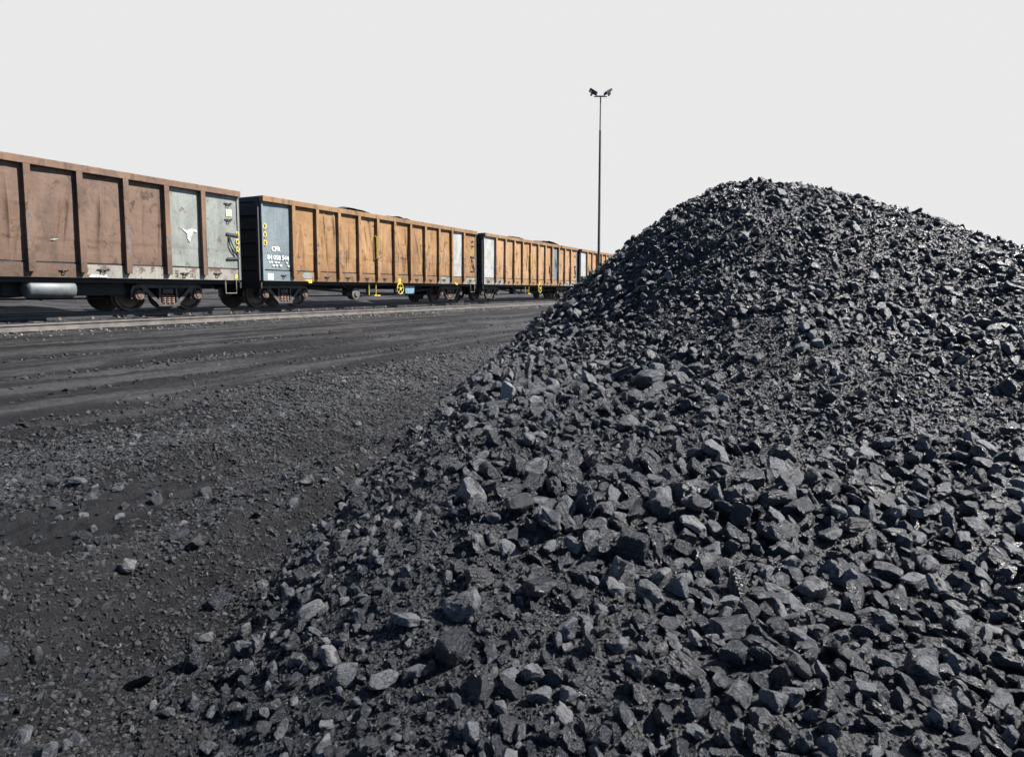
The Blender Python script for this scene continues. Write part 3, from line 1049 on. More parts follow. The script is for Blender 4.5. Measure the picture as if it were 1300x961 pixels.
    for j, i in enumerate(single):
        me = HERO[int(g.integers(0, len(HERO)))]
        ob = bpy.data.objects.new('coal_lump', me)
        COL.objects.link(ob)
        s = L[i, 4] * 1.12
        ob.scale = (s, s * g.uniform(.85, 1.1), s * g.uniform(.85, 1.1))
        off = nor[j] * s * .24
        ob.location = (L[i, 0] + off[0], L[i, 1] + off[1], L[i, 2] + off[2])
        ob.rotation_euler = tr[j]
        onheap = surf_h(L[i, 0], L[i, 1])[1]
        if j in near_lab:
            tag(ob, near_lab[j], 'coal lump', 'coal lumps beside the distinctive ones')
        elif not onheap:
            tag(ob, 'loose coal stone lying with others on the gravel ground left of the heap', 'coal lump', 'loose stones on the gravel ground')
        elif me.materials[0] == M['coal_lighter']:
            tag(ob, 'pale greyish angular lump packed among black ones low on the heap', 'coal lump', 'pale grey lumps low on the heap')
        elif me.materials[0] == M['coal_dark']:
            tag(ob, 'clean jet black angular lump packed among greyer ones low on the heap', 'coal lump', 'jet black lumps low on the heap')
        else:
            tag(ob, 'ordinary dark angular coal lump packed among its like low on the heap', 'coal lump', 'ordinary dark lumps low on the heap')

    # --- the heap: its body and all the smaller coal
    us = np.concatenate([np.linspace(-3.4, 9.6, 330)])
    vs = np.concatenate([np.linspace(-1.2, 9.5, 330), np.linspace(9.6, 18, 60)])
    U, Vv = np.meshgrid(us, vs)
    HX, HY = uv2w(U, Vv)
    HZ = heap_h(U, Vv)
    gz = ground_h(HX, HY)
    HZ = np.maximum(HZ, gz - .25)
    idx = np.arange(U.size).reshape(U.shape)
    f = np.stack([idx[:-1, :-1], idx[:-1, 1:], idx[1:, 1:], idx[1:, :-1]], -1).reshape(-1, 4)
    top = np.maximum.reduce([HZ[:-1, :-1] - gz[:-1, :-1], HZ[:-1, 1:] - gz[:-1, 1:], HZ[1:, 1:] - gz[1:, 1:], HZ[1:, :-1] - gz[1:, :-1]]).ravel()
    f = f[top > -.1]
    used = np.unique(f)
    remap = np.full(U.size, -1)
    remap[used] = np.arange(len(used))
    hv = np.stack([HX, HY, HZ], -1).reshape(-1, 3)[used]
    f = remap[f]

    P, SC, RO, ID = [], [], [], []

    def put(x, y, z, s, ids, tilt, lift):
        nor = normals_at(x, y)
        P.append(np.stack([x, y, z], -1) + nor * (s * lift)[:, None])
        SC.append(np.stack([s, s * g.uniform(.8, 1.1, len(s)), s * g.uniform(.8, 1.15, len(s))], -1))
        RO.append(rand_turn(len(s), nor, g, tilt))
        ID.append(ids)
    onr = surf_h(L[rest, 0], L[rest, 1])[1]
    hr, gr = rest[onr], rest[~onr]
    nm = len(MID)
    put(L[hr, 0], L[hr, 1], L[hr, 2], L[hr, 4] * 1.1, g.integers(0, nm, len(hr)), .7, .24)
    # middling coal everywhere, chips in between; chips grow sparser as they shrink to nothing in the view
    k = len(u)
    sel = g.random(k) < .34 - .20 * np.clip(coarse, 0, 1)
    s = .022 + .046 * g.random(k) ** 1.8 * (.6 + .8 * patch)
    put(x[sel], y[sel], z[sel], s[sel], g.integers(0, nm, sel.sum()), .9, .2)
    n2 = 440000
    u2, v2 = g.uniform(-3, 9, n2), .7 + 10.5 * g.random(n2) ** 1.35
    x2, y2 = uv2w(u2, v2)
    q = (u2 / v2 > -1.0) & (u2 / v2 < 2.2)
    u2, v2, x2, y2 = u2[q], v2[q], x2[q], y2[q]
    z2, on2 = surf_h(x2, y2)
    a2, b2, _ = w2pix(x2, y2, z2)
    q = on2 & (g.random(len(u2)) < 1 - .7 * sstep(560, 620, b2) * sstep(740, 800, a2))
    u2, v2, x2, y2, z2 = u2[q], v2[q], x2[q], y2[q], z2[q]
    print('chips', len(u2))
    s2 = g.uniform(.009, .018, len(u2)) * (.75 + .22 * v2 ** .6)
    put(x2, y2, z2, s2, nm + g.integers(0, len(FINE), len(u2)), .9, .1)
    P, SC, RO, ID = np.concatenate(P), np.concatenate(SC), np.concatenate(RO), np.concatenate(ID)
    heap = scatter_object('coal_heap', hv, f, M['fines'], P, SC, RO, ID, MID + CHIP)
    tag(heap, 'tall heap of loose black coal filling the right of the yard', 'coal heap', kind='stuff')

    # --- gravel on the ground
    P, SC, RO, ID = [], [], [], []
    put(L[gr, 0], L[gr, 1], L[gr, 2], L[gr, 4], g.integers(0, nm, len(gr)), .5, .1)
    n3 = 900000
    p3, y3 = g.uniform(.2, 7.6, n3), .6 + 17 * g.random(n3) ** 1.6
    x3 = -p3
    z3, on3 = surf_h(x3, y3)
    a3, b3, _ = w2pix(x3, y3, z3)
    path = np.exp(-((p3 - 2.3) / .5) ** 2)
    dn = (.30 + .6 * np.exp(-((p3 - 3.4) / .6) ** 2) + .35 * np.exp(-((p3 - 5.3) / .5) ** 2) + .5 * vnoise(x3 * .7, y3 * .45, seed=93) - .25 * np.exp(-((p3 - 4.25) / .3) ** 2) + .1 * path) * sstep(7.3, 6.0, p3 + .5 * vnoise(y3 * .5, y3 * 0, seed=94))
    foot = sstep(-.5, -.3, heap_h(*w2uv(x3, y3)))          # the swept strip along the heap's foot
    dn = np.maximum(dn, .62 * foot)
    ok = (~on3) & (a3 > -600) & (a3 < 1000) & (b3 < 1400) & (g.random(n3) < dn * 1.0)
    x3, y3, z3 = x3[ok], y3[ok], z3[ok]
    d3 = np.hypot(x3, y3)
    foot = foot[ok]
    print('gravel', len(x3))
    s3 = (.0075 + .030 * g.random(len(x3)) ** 3.2) * (.72 + .10 * d3) * (1 - .25 * foot)
    put(x3, y3, z3, s3, nm + g.integers(0, len(FINE), len(x3)), .6, .1)
    # clods of loose coal thrown up along the ruts
    for c0, w0, n0 in ((9.85, .30, 24000), (7.35, .30, 20000), (8.6, .15, 1500), (11.3, .15, 1800), (6.6, .4, 8000)):
        yy = 2 + 34 * g.random(n0) ** 1.3
        wob = .25 * vnoise(yy * .09, yy * 0 + 1.7, seed=3) + .12 * vnoise(yy * .31, yy * 0 + 4.1, seed=4)
        pp = c0 - wob + g.normal(0, w0, n0) * .7
        kp = (g.random(n0) < .35 + .65 * sstep(-.3, .4, vnoise(yy * .7, yy * 0 + c0, seed=98))) & (~surf_h(-pp, yy)[1])
        yy, pp = yy[kp], pp[kp]
        put(-pp, yy, surf_h(-pp, yy)[0], .015 + .065 * g.random(len(pp)) ** 2.0, nm + g.integers(0, len(FINE), len(pp)), .7, .15)
    P2, S2, R2, I2 = np.concatenate(P), np.concatenate(SC), np.concatenate(RO), np.concatenate(ID)
    gv = scatter_object('coal_gravel', np.zeros((0, 3)), np.zeros((0, 4), int), M['coal'], P2, S2, R2, I2, MID + FINE)
    tag(gv, 'scattered dark coal gravel between the heap and the haul road', 'gravel', kind='stuff')

    # --- pale stones along the edge rail
    n4 = 5200
    y4 = 6 + 44 * g.random(n4)
    p4 = EDGE_P - .1 - np.abs(g.normal(0, .55, n4))
    q = g.random(n4) < .25 + .75 * sstep(14, 24, y4)
    x4, y4 = -p4[q], y4[q]
    z4 = surf_h(x4, y4)[0]
    P, SC, RO, ID = [], [], [], []
    put(x4, y4, z4, g.uniform(.025, .075, len(x4)), g.integers(0, len(STONE), len(x4)), .8, .15)
    # bed of the wagons' track
    n5 = 6000
    y5, p5 = 2 + 46 * g.random(n5), g.uniform(EDGE_P + .15, RAIL_P - .62, n5)
    z5 = surf_h(-p5, y5)[0]
    put(-p5, y5, z5, g.uniform(.02, .055, n5), g.integers(0, 2, n5) * 0 + 4 + g.integers(0, len(FINE), n5), .8, .1)
    P, SC, RO, ID = np.concatenate(P), np.concatenate(SC), np.concatenate(RO), np.concatenate(ID)
    bl = scatter_object('track_ballast', np.zeros((0, 3)), np.zeros((0, 4), int), M['stone'], P, SC, RO, ID, STONE + FINE)
    tag(bl, 'pale and dark ballast stones strewn along the rails', 'ballast', kind='stuff')


build_coal()


# ------------------------------------------------------------------ rails
def rail_profile(h=.16):
    return [(-.062, 0), (.062, 0), (.062, .012), (.012, .028), (.009, h - .045), (.034, h - .034), (.034, h - .006), (.026, h),
            (-.026, h), (-.034, h - .006), (-.034, h - .034), (-.009, h - .045), (-.012, .028), (-.062, .012)]


def rail(name, x, z_top, y0, y1, mat, topmat, parent=None, h=.16):
    bm = bmesh.new()
    prof = rail_profile(h)
    rings = []
    n = int((y1 - y0) / 2.0)
    for i in range(n + 1):
        y = y0 + (y1 - y0) * i / n
        rings.append([bm.verts.new((x + a, y, z_top - h + b)) for a, b in prof])
    m = len(prof)
    for a, b in zip(rings, rings[1:]):
        for k in range(m):
            f = bm.faces.new((a[k], b[k], b[(k + 1) % m], a[(k + 1) % m]))
            f.material_index = 1 if k in (6, 7, 8) else 0
    bm.faces.new(rings[0])
    bm.faces.new(rings[-1][::-1])
    bmesh.ops.recalc_face_normals(bm, faces=bm.faces[:])
    me = bpy.data.meshes.new(name)
    bm.to_mesh(me)
    bm.free()
    me.materials.append(mat)
    me.materials.append(topmat)
    o = bpy.data.objects.new(name, me)
    COL.objects.link(o)
    o.parent = parent
    return o


def build_tracks():
    er = rail('steel_rail', -EDGE_P, .815, -25, 120, M['rail'], M['railtop'], h=.155)
    tag(er, 'single dusty beige rail along the yard edge in front of the wagons', 'rail')
    tr = empty('railway_track', (-RAIL_P, 0, RAIL_Z))
    tag(tr, 'railway track with dark oily rails under the coal wagons', 'railway track')
    rail('rail', .535, 0, -25, 140, M['darkrail'], M['railtop'], tr)
    rail('rail', -.535, 0, -25, 140, M['darkrail'], M['railtop'], tr)
    sl = clip = None
    for k in range(60):
        y = 3.2 + .7 * k
        if sl is None:
            s0 = MB().box(-1.0, 1.0, -.11, .11, -.30, -.162, .012).build('sleeper', M['sleeper'], tr)
            c0 = MB()
            c0.box(.57, .64, -.035, .035, -.16, -.135, .006)
            c0.tube([(.61, -.025, -.14), (.61, -.025, -.105), (.62, .025, -.105), (.62, .025, -.14)], .010, 6)
            sl, clip = s0, c0.build('rail_clip', M['clip'], s0)
            s0.location = (0, y, 0)
        else:
            s1 = sl.copy()
            COL.objects.link(s1)
            s1.parent = tr
            s1.location = (random.uniform(-.02, .02), y + random.uniform(-.04, .04), 0)
            c1 = clip.copy()
            COL.objects.link(c1)
            c1.parent = s1


build_tracks()


# ------------------------------------------------------------------ wagons
HW = 1.40                                              # wall plane, half the width
Z_SILL0, Z_SILL1, Z_TOP = .855, 1.20, 3.48
BAYS = [1.25] + [1.09] * 10 + [1.25]
LEN = sum(BAYS)
POST_D = .12


def panel_mesh(y0, y1, z0, z1, x, dents, seed, seam=True):
    """side sheet with its plate seam, buckles and dents"""
    ny, nz = 56, 52
    Y, Z = np.meshgrid(np.linspace(y0, y1, ny), np.linspace(z0, z1, nz))
    X = np.full_like(Y, x)
    X += .010 * fbm(Y * 1.1 + seed * 3.1, Z * .7, octv=2, seed=seed)
    g = np.random.default_rng(seed)
    edge = np.clip(np.minimum(Y - y0, y1 - Y) / .12, 0, 1)
    for _ in range(dents):
        cy, cz = g.uniform(y0 + .2, y1 - .2), g.uniform(z0 + .2, z1 - .4)
        wy, wz = g.uniform(.018, .06), g.uniform(.2, .7)
        sl = g.uniform(-.25, .25)
        a = g.uniform(.03, .075) * (1 if g.random() < .6 else -1)
        q = (Y - cy - sl * (Z - cz)) / wy
        X += edge * a * np.exp(-np.abs(q)) * np.exp(-((Z - cz) / wz) ** 2)
    if seam:
        zs = z0 + (z1 - z0) * .25
        X += np.where(Z > zs, .007, 0)
    idx = np.arange(Y.size).reshape(Y.shape)
    f = np.stack([idx[:-1, :-1], idx[:-1, 1:], idx[1:, 1:], idx[1:, :-1]], -1).reshape(-1, 4)
    return np.stack([X, Y, Z], -1).reshape(-1, 3), f


def mark(name, polys, mat, parent, x):
    """flat painted shapes 4 mm proud of the wall; polys of (y, z)"""
    bm = bmesh.new()
    for p in polys:
        bm.faces.new([bm.verts.new((x, a, b)) for a, b in p])
    bmesh.ops.recalc_face_normals(bm, faces=bm.faces[:])
    me = bpy.data.meshes.new(name)
    bm.to_mesh(me)
    bm.free()
    me.materials.append(mat)
    o = bpy.data.objects.new(name, me)
    COL.objects.link(o)
    o.parent = parent
    return o


def ring_poly(cy, cz, ry, rz, t, n=18):
    out = []
    for k in range(n):
        a, b = k * 2 * math.pi / n, (k + 1) * 2 * math.pi / n
        out.append([(cy + ry * math.cos(a), cz + rz * math.sin(a)), (cy + ry * math.cos(b), cz + rz * math.sin(b)),
                    (cy + (ry - t) * math.cos(b), cz + (rz - t) * math.sin(b)), (cy + (ry - t) * math.cos(a), cz + (rz - t) * math.sin(a))])
    return out


def rect(y0, y1, z0, z1):
    return [(y0, z0), (y1, z0), (y1, z1), (y0, z1)]


def lettering(text, size, mat, parent, x, y, z, bold=.0):
    cu = bpy.data.curves.new('lettering', 'FONT')
    cu.body = text
    cu.size = size
    cu.offset = bold
    t = bpy.data.objects.new('lettering', cu)
    COL.objects.link(t)
    bpy.context.view_layer.update()
    me = bpy.data.meshes.new_from_object(t.evaluated_get(bpy.context.evaluated_depsgraph_get()))
    bpy.data.objects.remove(t)
    me.materials.clear()
    me.materials.append(mat)
    o = bpy.data.objects.new('lettering', me)
    COL.objects.link(o)
    o.parent = parent
    o.rotation_euler = (R(90), 0, R(90))
    o.location = (x, y, z)
    return o


WHEEL_R = .43


def wheel_parts():
    w = MB()
    w.lathe_x([(-.065, .20), (-.065, .33), (-.07, .365), (-.07, WHEEL_R + .028), (-.045, WHEEL_R + .026), (-.035, WHEEL_R), (.06, WHEEL_R - .008), (.065, .37),
               (.05, .352), (.02, .32), (.012, .2), (.03, .12), (.075, .105), (.075, .06), (-.07, .06)], 0, 0, 0, 40)
    return w


_bogie_mesh = {}


def bogie(parent, y, first_cache={}):
    """three-piece bogie seen from the side: frame, springs, axle boxes, wheels"""
    if 'b' in first_cache:
        src = first_cache['b']
        c = src.copy()
        COL.objects.link(c)
        c.parent = parent
        c.location = (0, y, 0)
        for ch in list(src.children):
            d = ch.copy()
            COL.objects.link(d)
            d.parent = c
        return c
    A = .86                                            # half the axle spacing
    m = MB()
    for s in (1, -1):
        x0, x1 = (.86, .97) if s > 0 else (-.97, -.86)
        z = WHEEL_R
        # top chord over the boxes, sloping struts down to the spring seat, columns beside the springs
        top = [(-A - .2, z + .12), (-A - .13, z + .25), (-A + .05, z + .30), (A - .05, z + .30), (A + .13, z + .25), (A + .2, z + .12),
               (A + .14, z + .12), (A + .08, z + .19), (A - .12, z + .19), (-A + .12, z + .19), (-A - .08, z + .19), (-A - .14, z + .12)]
        m.prism_x(top, x0, x1)
        for k in (1, -1):
            st = [(k * (A - .20), z + .23), (k * (A - .06), z + .23), (k * .30, z - .26), (k * .17, z - .26)]
            if k < 0:
                st = st[::-1]
            m.prism_x(st, x0 + .002, x1 - .002)
            co = [(k * .27, z + .22), (k * .21, z + .22), (k * .24, z - .2), (k * .29, z - .2)]
            m.prism_x(co if k < 0 else co[::-1], x0 + .01, x1 - .01)
        m.box(x0 + .004, x1 + .02, -.31, .31, z - .31, z - .25)
        for k in (1, -1):                              # pedestal jaws
            m.box(x0 + .006, x1 - .006, k * A - .19, k * A - .13, z - .1, z + .14)
            m.box(x0 + .006, x1 - .006, k * A + .13, k * A + .19, z - .1, z + .14)
    m.box(-.95, .95, -.16, .16, WHEEL_R + .03, WHEEL_R + .17, .02)      # bolster
    b = m.build('bogie', M['iron'], parent)
    b.location = (0, y, 0)
    first_cache['b'] = b
    w0 = None
    for s in (1, -1):
        for k in (1, -1):
            if w0 is None:
                w0 = wheel_parts().build('wheel', M['wheel'], b, True)
                w = w0
            else:
                w = w0.copy()
                COL.objects.link(w)
                w.parent = b
            w.location = (s * .565, k * A, WHEEL_R)
            if s < 0:
                w.rotation_euler = (0, 0, math.pi)
    for k in (1, -1):
        MB().tube([(-.95, k * A, WHEEL_R), (.95, k * A, WHEEL_R)], .07, 14).build('axle', M['black'], b, True)
        for s in (1, -1):
            ab = MB()
            ab.lathe_x([(-.06, .10), (-.06, .135), (.04, .135), (.055, .12), (.055, .07), (.075, .065), (.075, .02)], 0, 0, 0, 20)
            for q in range(3):
                a = q * 2.094 + .5
                ab.tube([(.05, .09 * math.cos(a), .09 * math.sin(a)), (.075, .09 * math.cos(a), .09 * math.sin(a))], .018, 6)
            o = ab.build('axle_box', M['rustiron'], b, True)
            o.location = (s * .98, k * A, WHEEL_R)
            if s < 0:
                o.rotation_euler = (0, 0, math.pi)
    for s in (1, -1):
        sp = MB()
        for c in (-.13, 0, .13):
            pts = [(s * .92 + .055 * math.cos(t * .7), c + .055 * math.sin(t * .7), WHEEL_R - .25 + .26 * t / 44) for t in range(45)]
            sp.tube(pts, .014, 6)
        sp.build('spring_nest', M['spring'], b, True)
    return b


def handwheel(parent, y, z, rr=.25):
    m = MB()
    m.torus_x(0, 0, 0, rr, .022, 28, 8)
    for k in range(5):
        a = k * 2 * math.pi / 5 + .3
        m.tube([(0, .03 * math.cos(a), .03 * math.sin(a)), (-.01, rr * math.cos(a), rr * math.sin(a))], .017, 6)
    m.lathe_x([(-.12, .03), (-.02, .03), (-.02, .06), (.03, .06), (.03, .02)], 0, 0, 0, 14)
    m.tube([(-.05, -.10, .12), (-.05, -.10, .55), (-.02, -.04, .62)], .02, 6)
    m.box(-.07, -.02, -.08, .08, .22, .42, .01)
    o = m.build('handbrake_wheel', M['yellow'], parent, True)
    o.location = (HW + .05, y, z)
    return o


def stock(name, loc, label, panels, chordmat, postmat, sills, bog, seed, cfg):
    w = empty(name, loc)
    tag(w, label, 'coal wagon', 'coal wagons of the train')
    h = LEN / 2
    edges = [-h]
    for b in BAYS:
        edges.append(edges[-1] + b)
    # near side: one sheet a bay, the grey ones repainted
    for i in range(12):
        vts, fcs = panel_mesh(edges[i] + .002, edges[i + 1] - .002, Z_SILL1 + .012, Z_TOP - .17, HW, cfg['dents'] + (i * 7 + seed) % 3 if 0 < i < cfg.get('flat_from', 11) else 0, seed * 40 + i)
        pm = np_mesh('side_panel', vts, fcs, M[panels[i]])
        po = bpy.data.objects.new('side_panel', pm)
        COL.objects.link(po)
        po.parent = w
        if panels[i].startswith('grey'):
            po['label'] = 'grey painted side panel'
    # inner skin, far side, floor: the tub
    t = MB()
    t.box(HW - .17, HW - .14, -h + .06, h - .06, Z_SILL0 + .1, Z_TOP - .03)
    t.box(-HW, -HW + .03, -h + .06, h - .06, Z_SILL0 + .1, Z_TOP - .03)
    t.box(-HW + .03, HW - .17, -h + .06, h - .06, Z_SILL0 + .12, Z_SILL0 + .2)
    t.build('tub', M['inner'], w)
    # lower sill of plates, set a little proud so the seam above reads as a shadowed groove
    for i in range(12):
        y0, y1 = edges[i], edges[i + 1]
        s = MB().box(HW - .03, HW + .012, y0 + .003, y1 - .003, Z_SILL0, Z_SILL1 - .03)
        s.build('side_sill', M[sills[i]], w)
    MB().box(HW - .03, HW - .012, -h, h, Z_SILL1 - .03, Z_SILL1 + .012).build('sill_shadow_strip', M['black'], w)  # black strip painted in as the shadow under the lip
    # posts
    p0 = None
    for i in range(1, 12):
        y = edges[i]
        if p0 is None:
            m = MB()
            m.box(HW + .0125, HW + POST_D, -.07, .07, Z_SILL0 + .12, Z_TOP - .17, .008)
            p0 = m.build('side_post', M[postmat], w)
            p0.location = (0, y, 0)
        else:
            p = p0.copy()
            COL.objects.link(p)
            p.parent = w
            p.location = (0, y, 0)
        if p0.data.materials[0] == M['pink'] and i >= 10:
            p.data = p0.data.copy()
            p.data.materials[0] = M['chord_pink']
    sc = MB()                                           # scuffed strip of bare steel on the posts
    for i in range(1, 12):
        if (i * 7 + seed) % 3:
            z0 = 1.95 + .15 * ((i * 13 + seed) % 5) / 5
            rs = random.Random(i * 31 + seed)
            zz = z0 - .6
            while zz < z0 + .1:                         # uneven flakes, narrow here and wide there
                hh = rs.uniform(.03, .14)
                if rs.random() < .72:
                    a = edges[i] - .066 + rs.uniform(0, .06)
                    sc.box(HW + POST_D - .001, HW + POST_D + .0015, a, min(edges[i] + .066, a + rs.uniform(.03, .11)), zz, zz + hh)
                zz += hh
    sc.build('post_scuff', M['scuff'], w)
    # corner posts, top chords
    for y in (-h + .03, h - .03):
        MB().box(HW - .035, HW + .035, y - .03, y + .03, Z_SILL0 + .002, Z_TOP - .17, .006).build('corner_post', M[cfg['corner']], w)
    c = MB().box(HW - .18, HW + POST_D + .004, -h - .01, h + .01, Z_TOP - .17, Z_TOP, .012)
    c.build('top_chord', M[chordmat], w)
    MB().box(-HW - POST_D, -HW + .06, -h - .01, h + .01, Z_TOP - .17, Z_TOP, .012).build('top_chord', M[chordmat], w)
    for s in (1, -1):                                   # end walls with ribs
        e = MB()
        yo, yi = s * h, s * (h - .055)
        e.box(-HW, HW - .036, min(yo, yi), max(yo, yi), Z_SILL0 - .05, Z_TOP - .17)
        for z in (1.25, 1.68, 2.1, 2.52, 2.95):
            e.box(-HW + .1, HW - .16, min(yo, yo + s * .07), max(yo, yo + s * .07), z - .06, z + .06, .015)
        for xx in (-HW + .02, HW - .14):
            e.box(xx, xx + .1, min(yo, yo + s * .09), max(yo, yo + s * .09), Z_SILL0, Z_TOP - .17, .01)
        e.build('end_wall', M['end'], w)
        MB().box(-HW + .06, HW - .06, min(yo + s * .04, yi - s * .03), max(yo + s * .04, yi - s * .03), Z_TOP - .17, Z_TOP - .01, .012).build('end_chord', M['end'], w)
        ld = MB()                                       # ladder rungs on the end wall
        for k in range(6):
            ld.tube([(HW - .42, yo + s * .1, 1.1 + k * .36), (HW - .08, yo + s * .1, 1.1 + k * .36)], .013, 6)
        ld.build('ladder', M['end'], w)
        bl = MB().box(-HW + .02, HW - .02, min(yo, yo + s * .06), max(yo, yo + s * .06), .62, Z_SILL0 - .052, .01)
        bl.build('headstock', M['black'], w)
        cp = MB()
        cp.box(-.11, .11, min(yo + s * .061, yo + s * .30), max(yo + s * .061, yo + s * .30), .63, .83, .02)
        cp.box(-.17, .15, min(yo + s * .30, yo + s * .43), max(yo + s * .30, yo + s * .43), .58, .88, .03)
        cp.build('coupler', M['black'], w)
        hs = MB().tube([(.3, yo + s * .06, .70), (.3, yo + s * .2, .5), (.25, yo + s * .33, .36), (.2, yo + s * .43, .40)], .025, 8)
        hs.build('brake_hose', M['black'], w, True)
    # underframe
    u = MB()
    u.box(-.3, .3, -h + .07, h - .07, .60, Z_SILL0 + .08)
    for y in np.arange(-h + .6, h - .3, 1.1):
        u.box(-HW + .02, HW - .25, y - .06, y + .06, .76, Z_SILL0 + .09)
    u.box(HW - .34, HW - .14, -h + .1, h - .1, .74, Z_SILL0 + .09)
    u.box(-HW + .03, -HW + .2, -h + .1, h - .1, .74, Z_SILL0 + .09)
    u.build('underframe', M['black'], w)
    for y in bog:
        bogie(w, y)
    # brake rigging: rods, levers, cylinder
    g = MB()
    g.bar((.75, bog[0] + 1.3, .62), (.75, -.9, .42), .05, .08)
    g.bar((.75, -.9, .42), (.75, .9, .42), .05, .08)
    g.bar((.75, .9, .42), (.75, bog[1] - 1.3, .62), .05, .08)
    g.bar((.75, -.9, .42), (.75, -.9, .78), .06, .06)
    g.bar((.75, .9, .42), (.75, .9, .78), .06, .06)
    g.tube([(.5, bog[0] + 1.1, .35), (.5, bog[1] - 1.1, .35)], .022, 8)
    g.bar((.9, -2.6, .76), (.9, -1.4, .30), .05, .06)
    g.bar((.9, 2.4, .76), (.9, 1.5, .34), .05, .06)
    g.build('brake_rigging', M['black'], w)
    MB().lathe_x([(0, .05), (0, .16), (.04, .18), (.30, .18), (.33, .1), (.4, .05)], .55, -2.0, .5, 18).build('brake_cylinder', M['iron'], w, True)
    # step hung below the corner
    for y in cfg.get('steps', (h - .3,)):
        st = MB()
        st.tube([(HW - .01, y - .19, Z_SILL0 + .03), (HW - .01, y - .19, .47), (HW - .01, y + .19, .47), (HW - .01, y + .19, Z_SILL0 + .03)], .018, 6)
        st.build('step_iron', M['sill_pale'], w)
    return w, edges


def hooks(parent, spots):
    """small black tie hooks welded to the side"""
    first = None
    for (y, z, s) in spots:
        if first is None:
            m = MB()
            m.tube([(.01, -.13, .02), (.03, -.06, .03), (.045, .0, .02), (.03, .08, .04), (.01, .13, .03)], .016, 6)
            m.tube([(.02, -.06, .02), (.05, -.03, -.05), (.05, .03, -.05), (.02, .06, .02)], .014, 6)
            first = m.build('tie_hook', M['blackmark'], parent, True)
            o = first
        else:
            o = first.copy()
            COL.objects.link(o)
            o.parent = parent
        o.location = (HW + .014, y, z)
        o.scale = (1, s, s)


def door_lever(parent, y, mir=1):
    """black lever frame painted as a bent bar between two brackets"""
    m = MB()
    m.tube([(.02, -.12 * mir, .30), (.03, -.06 * mir, .12), (.03, .06 * mir, -.12), (.03, .14 * mir, -.30), (.03, .02 * mir, -.16), (.03, -.12 * mir, .02), (.02, -.12 * mir, .30)], .016, 6)
    m.bar((.02, -.2, .36), (.02, .2, .33), .03, .06)
    m.bar((.02, -.2, -.36), (.02, .2, -.34), .03, .06)
    o = m.build('door_lever', M['blackmark'], parent, True)
    o.location = (HW + .02, y, 1.85)
    return o


def dropside_bar(parent, y, z0, z1):
    m = MB()
    m.tube([(.02, 0, z0), (.10, 0, z0 + .05), (.10, 0, z1 - .05), (.02, 0, z1)], .02, 6)
    m.tube([(.02, .28, z0 + .06), (.10, .28, z0 + .1), (.10, .28, z1 - .05), (.02, .28, z1)], .02, 6)
    o = m.build('grab_handle', M['yellow'], parent, True)
    o.location = (HW + .02, y, 0)
    return o


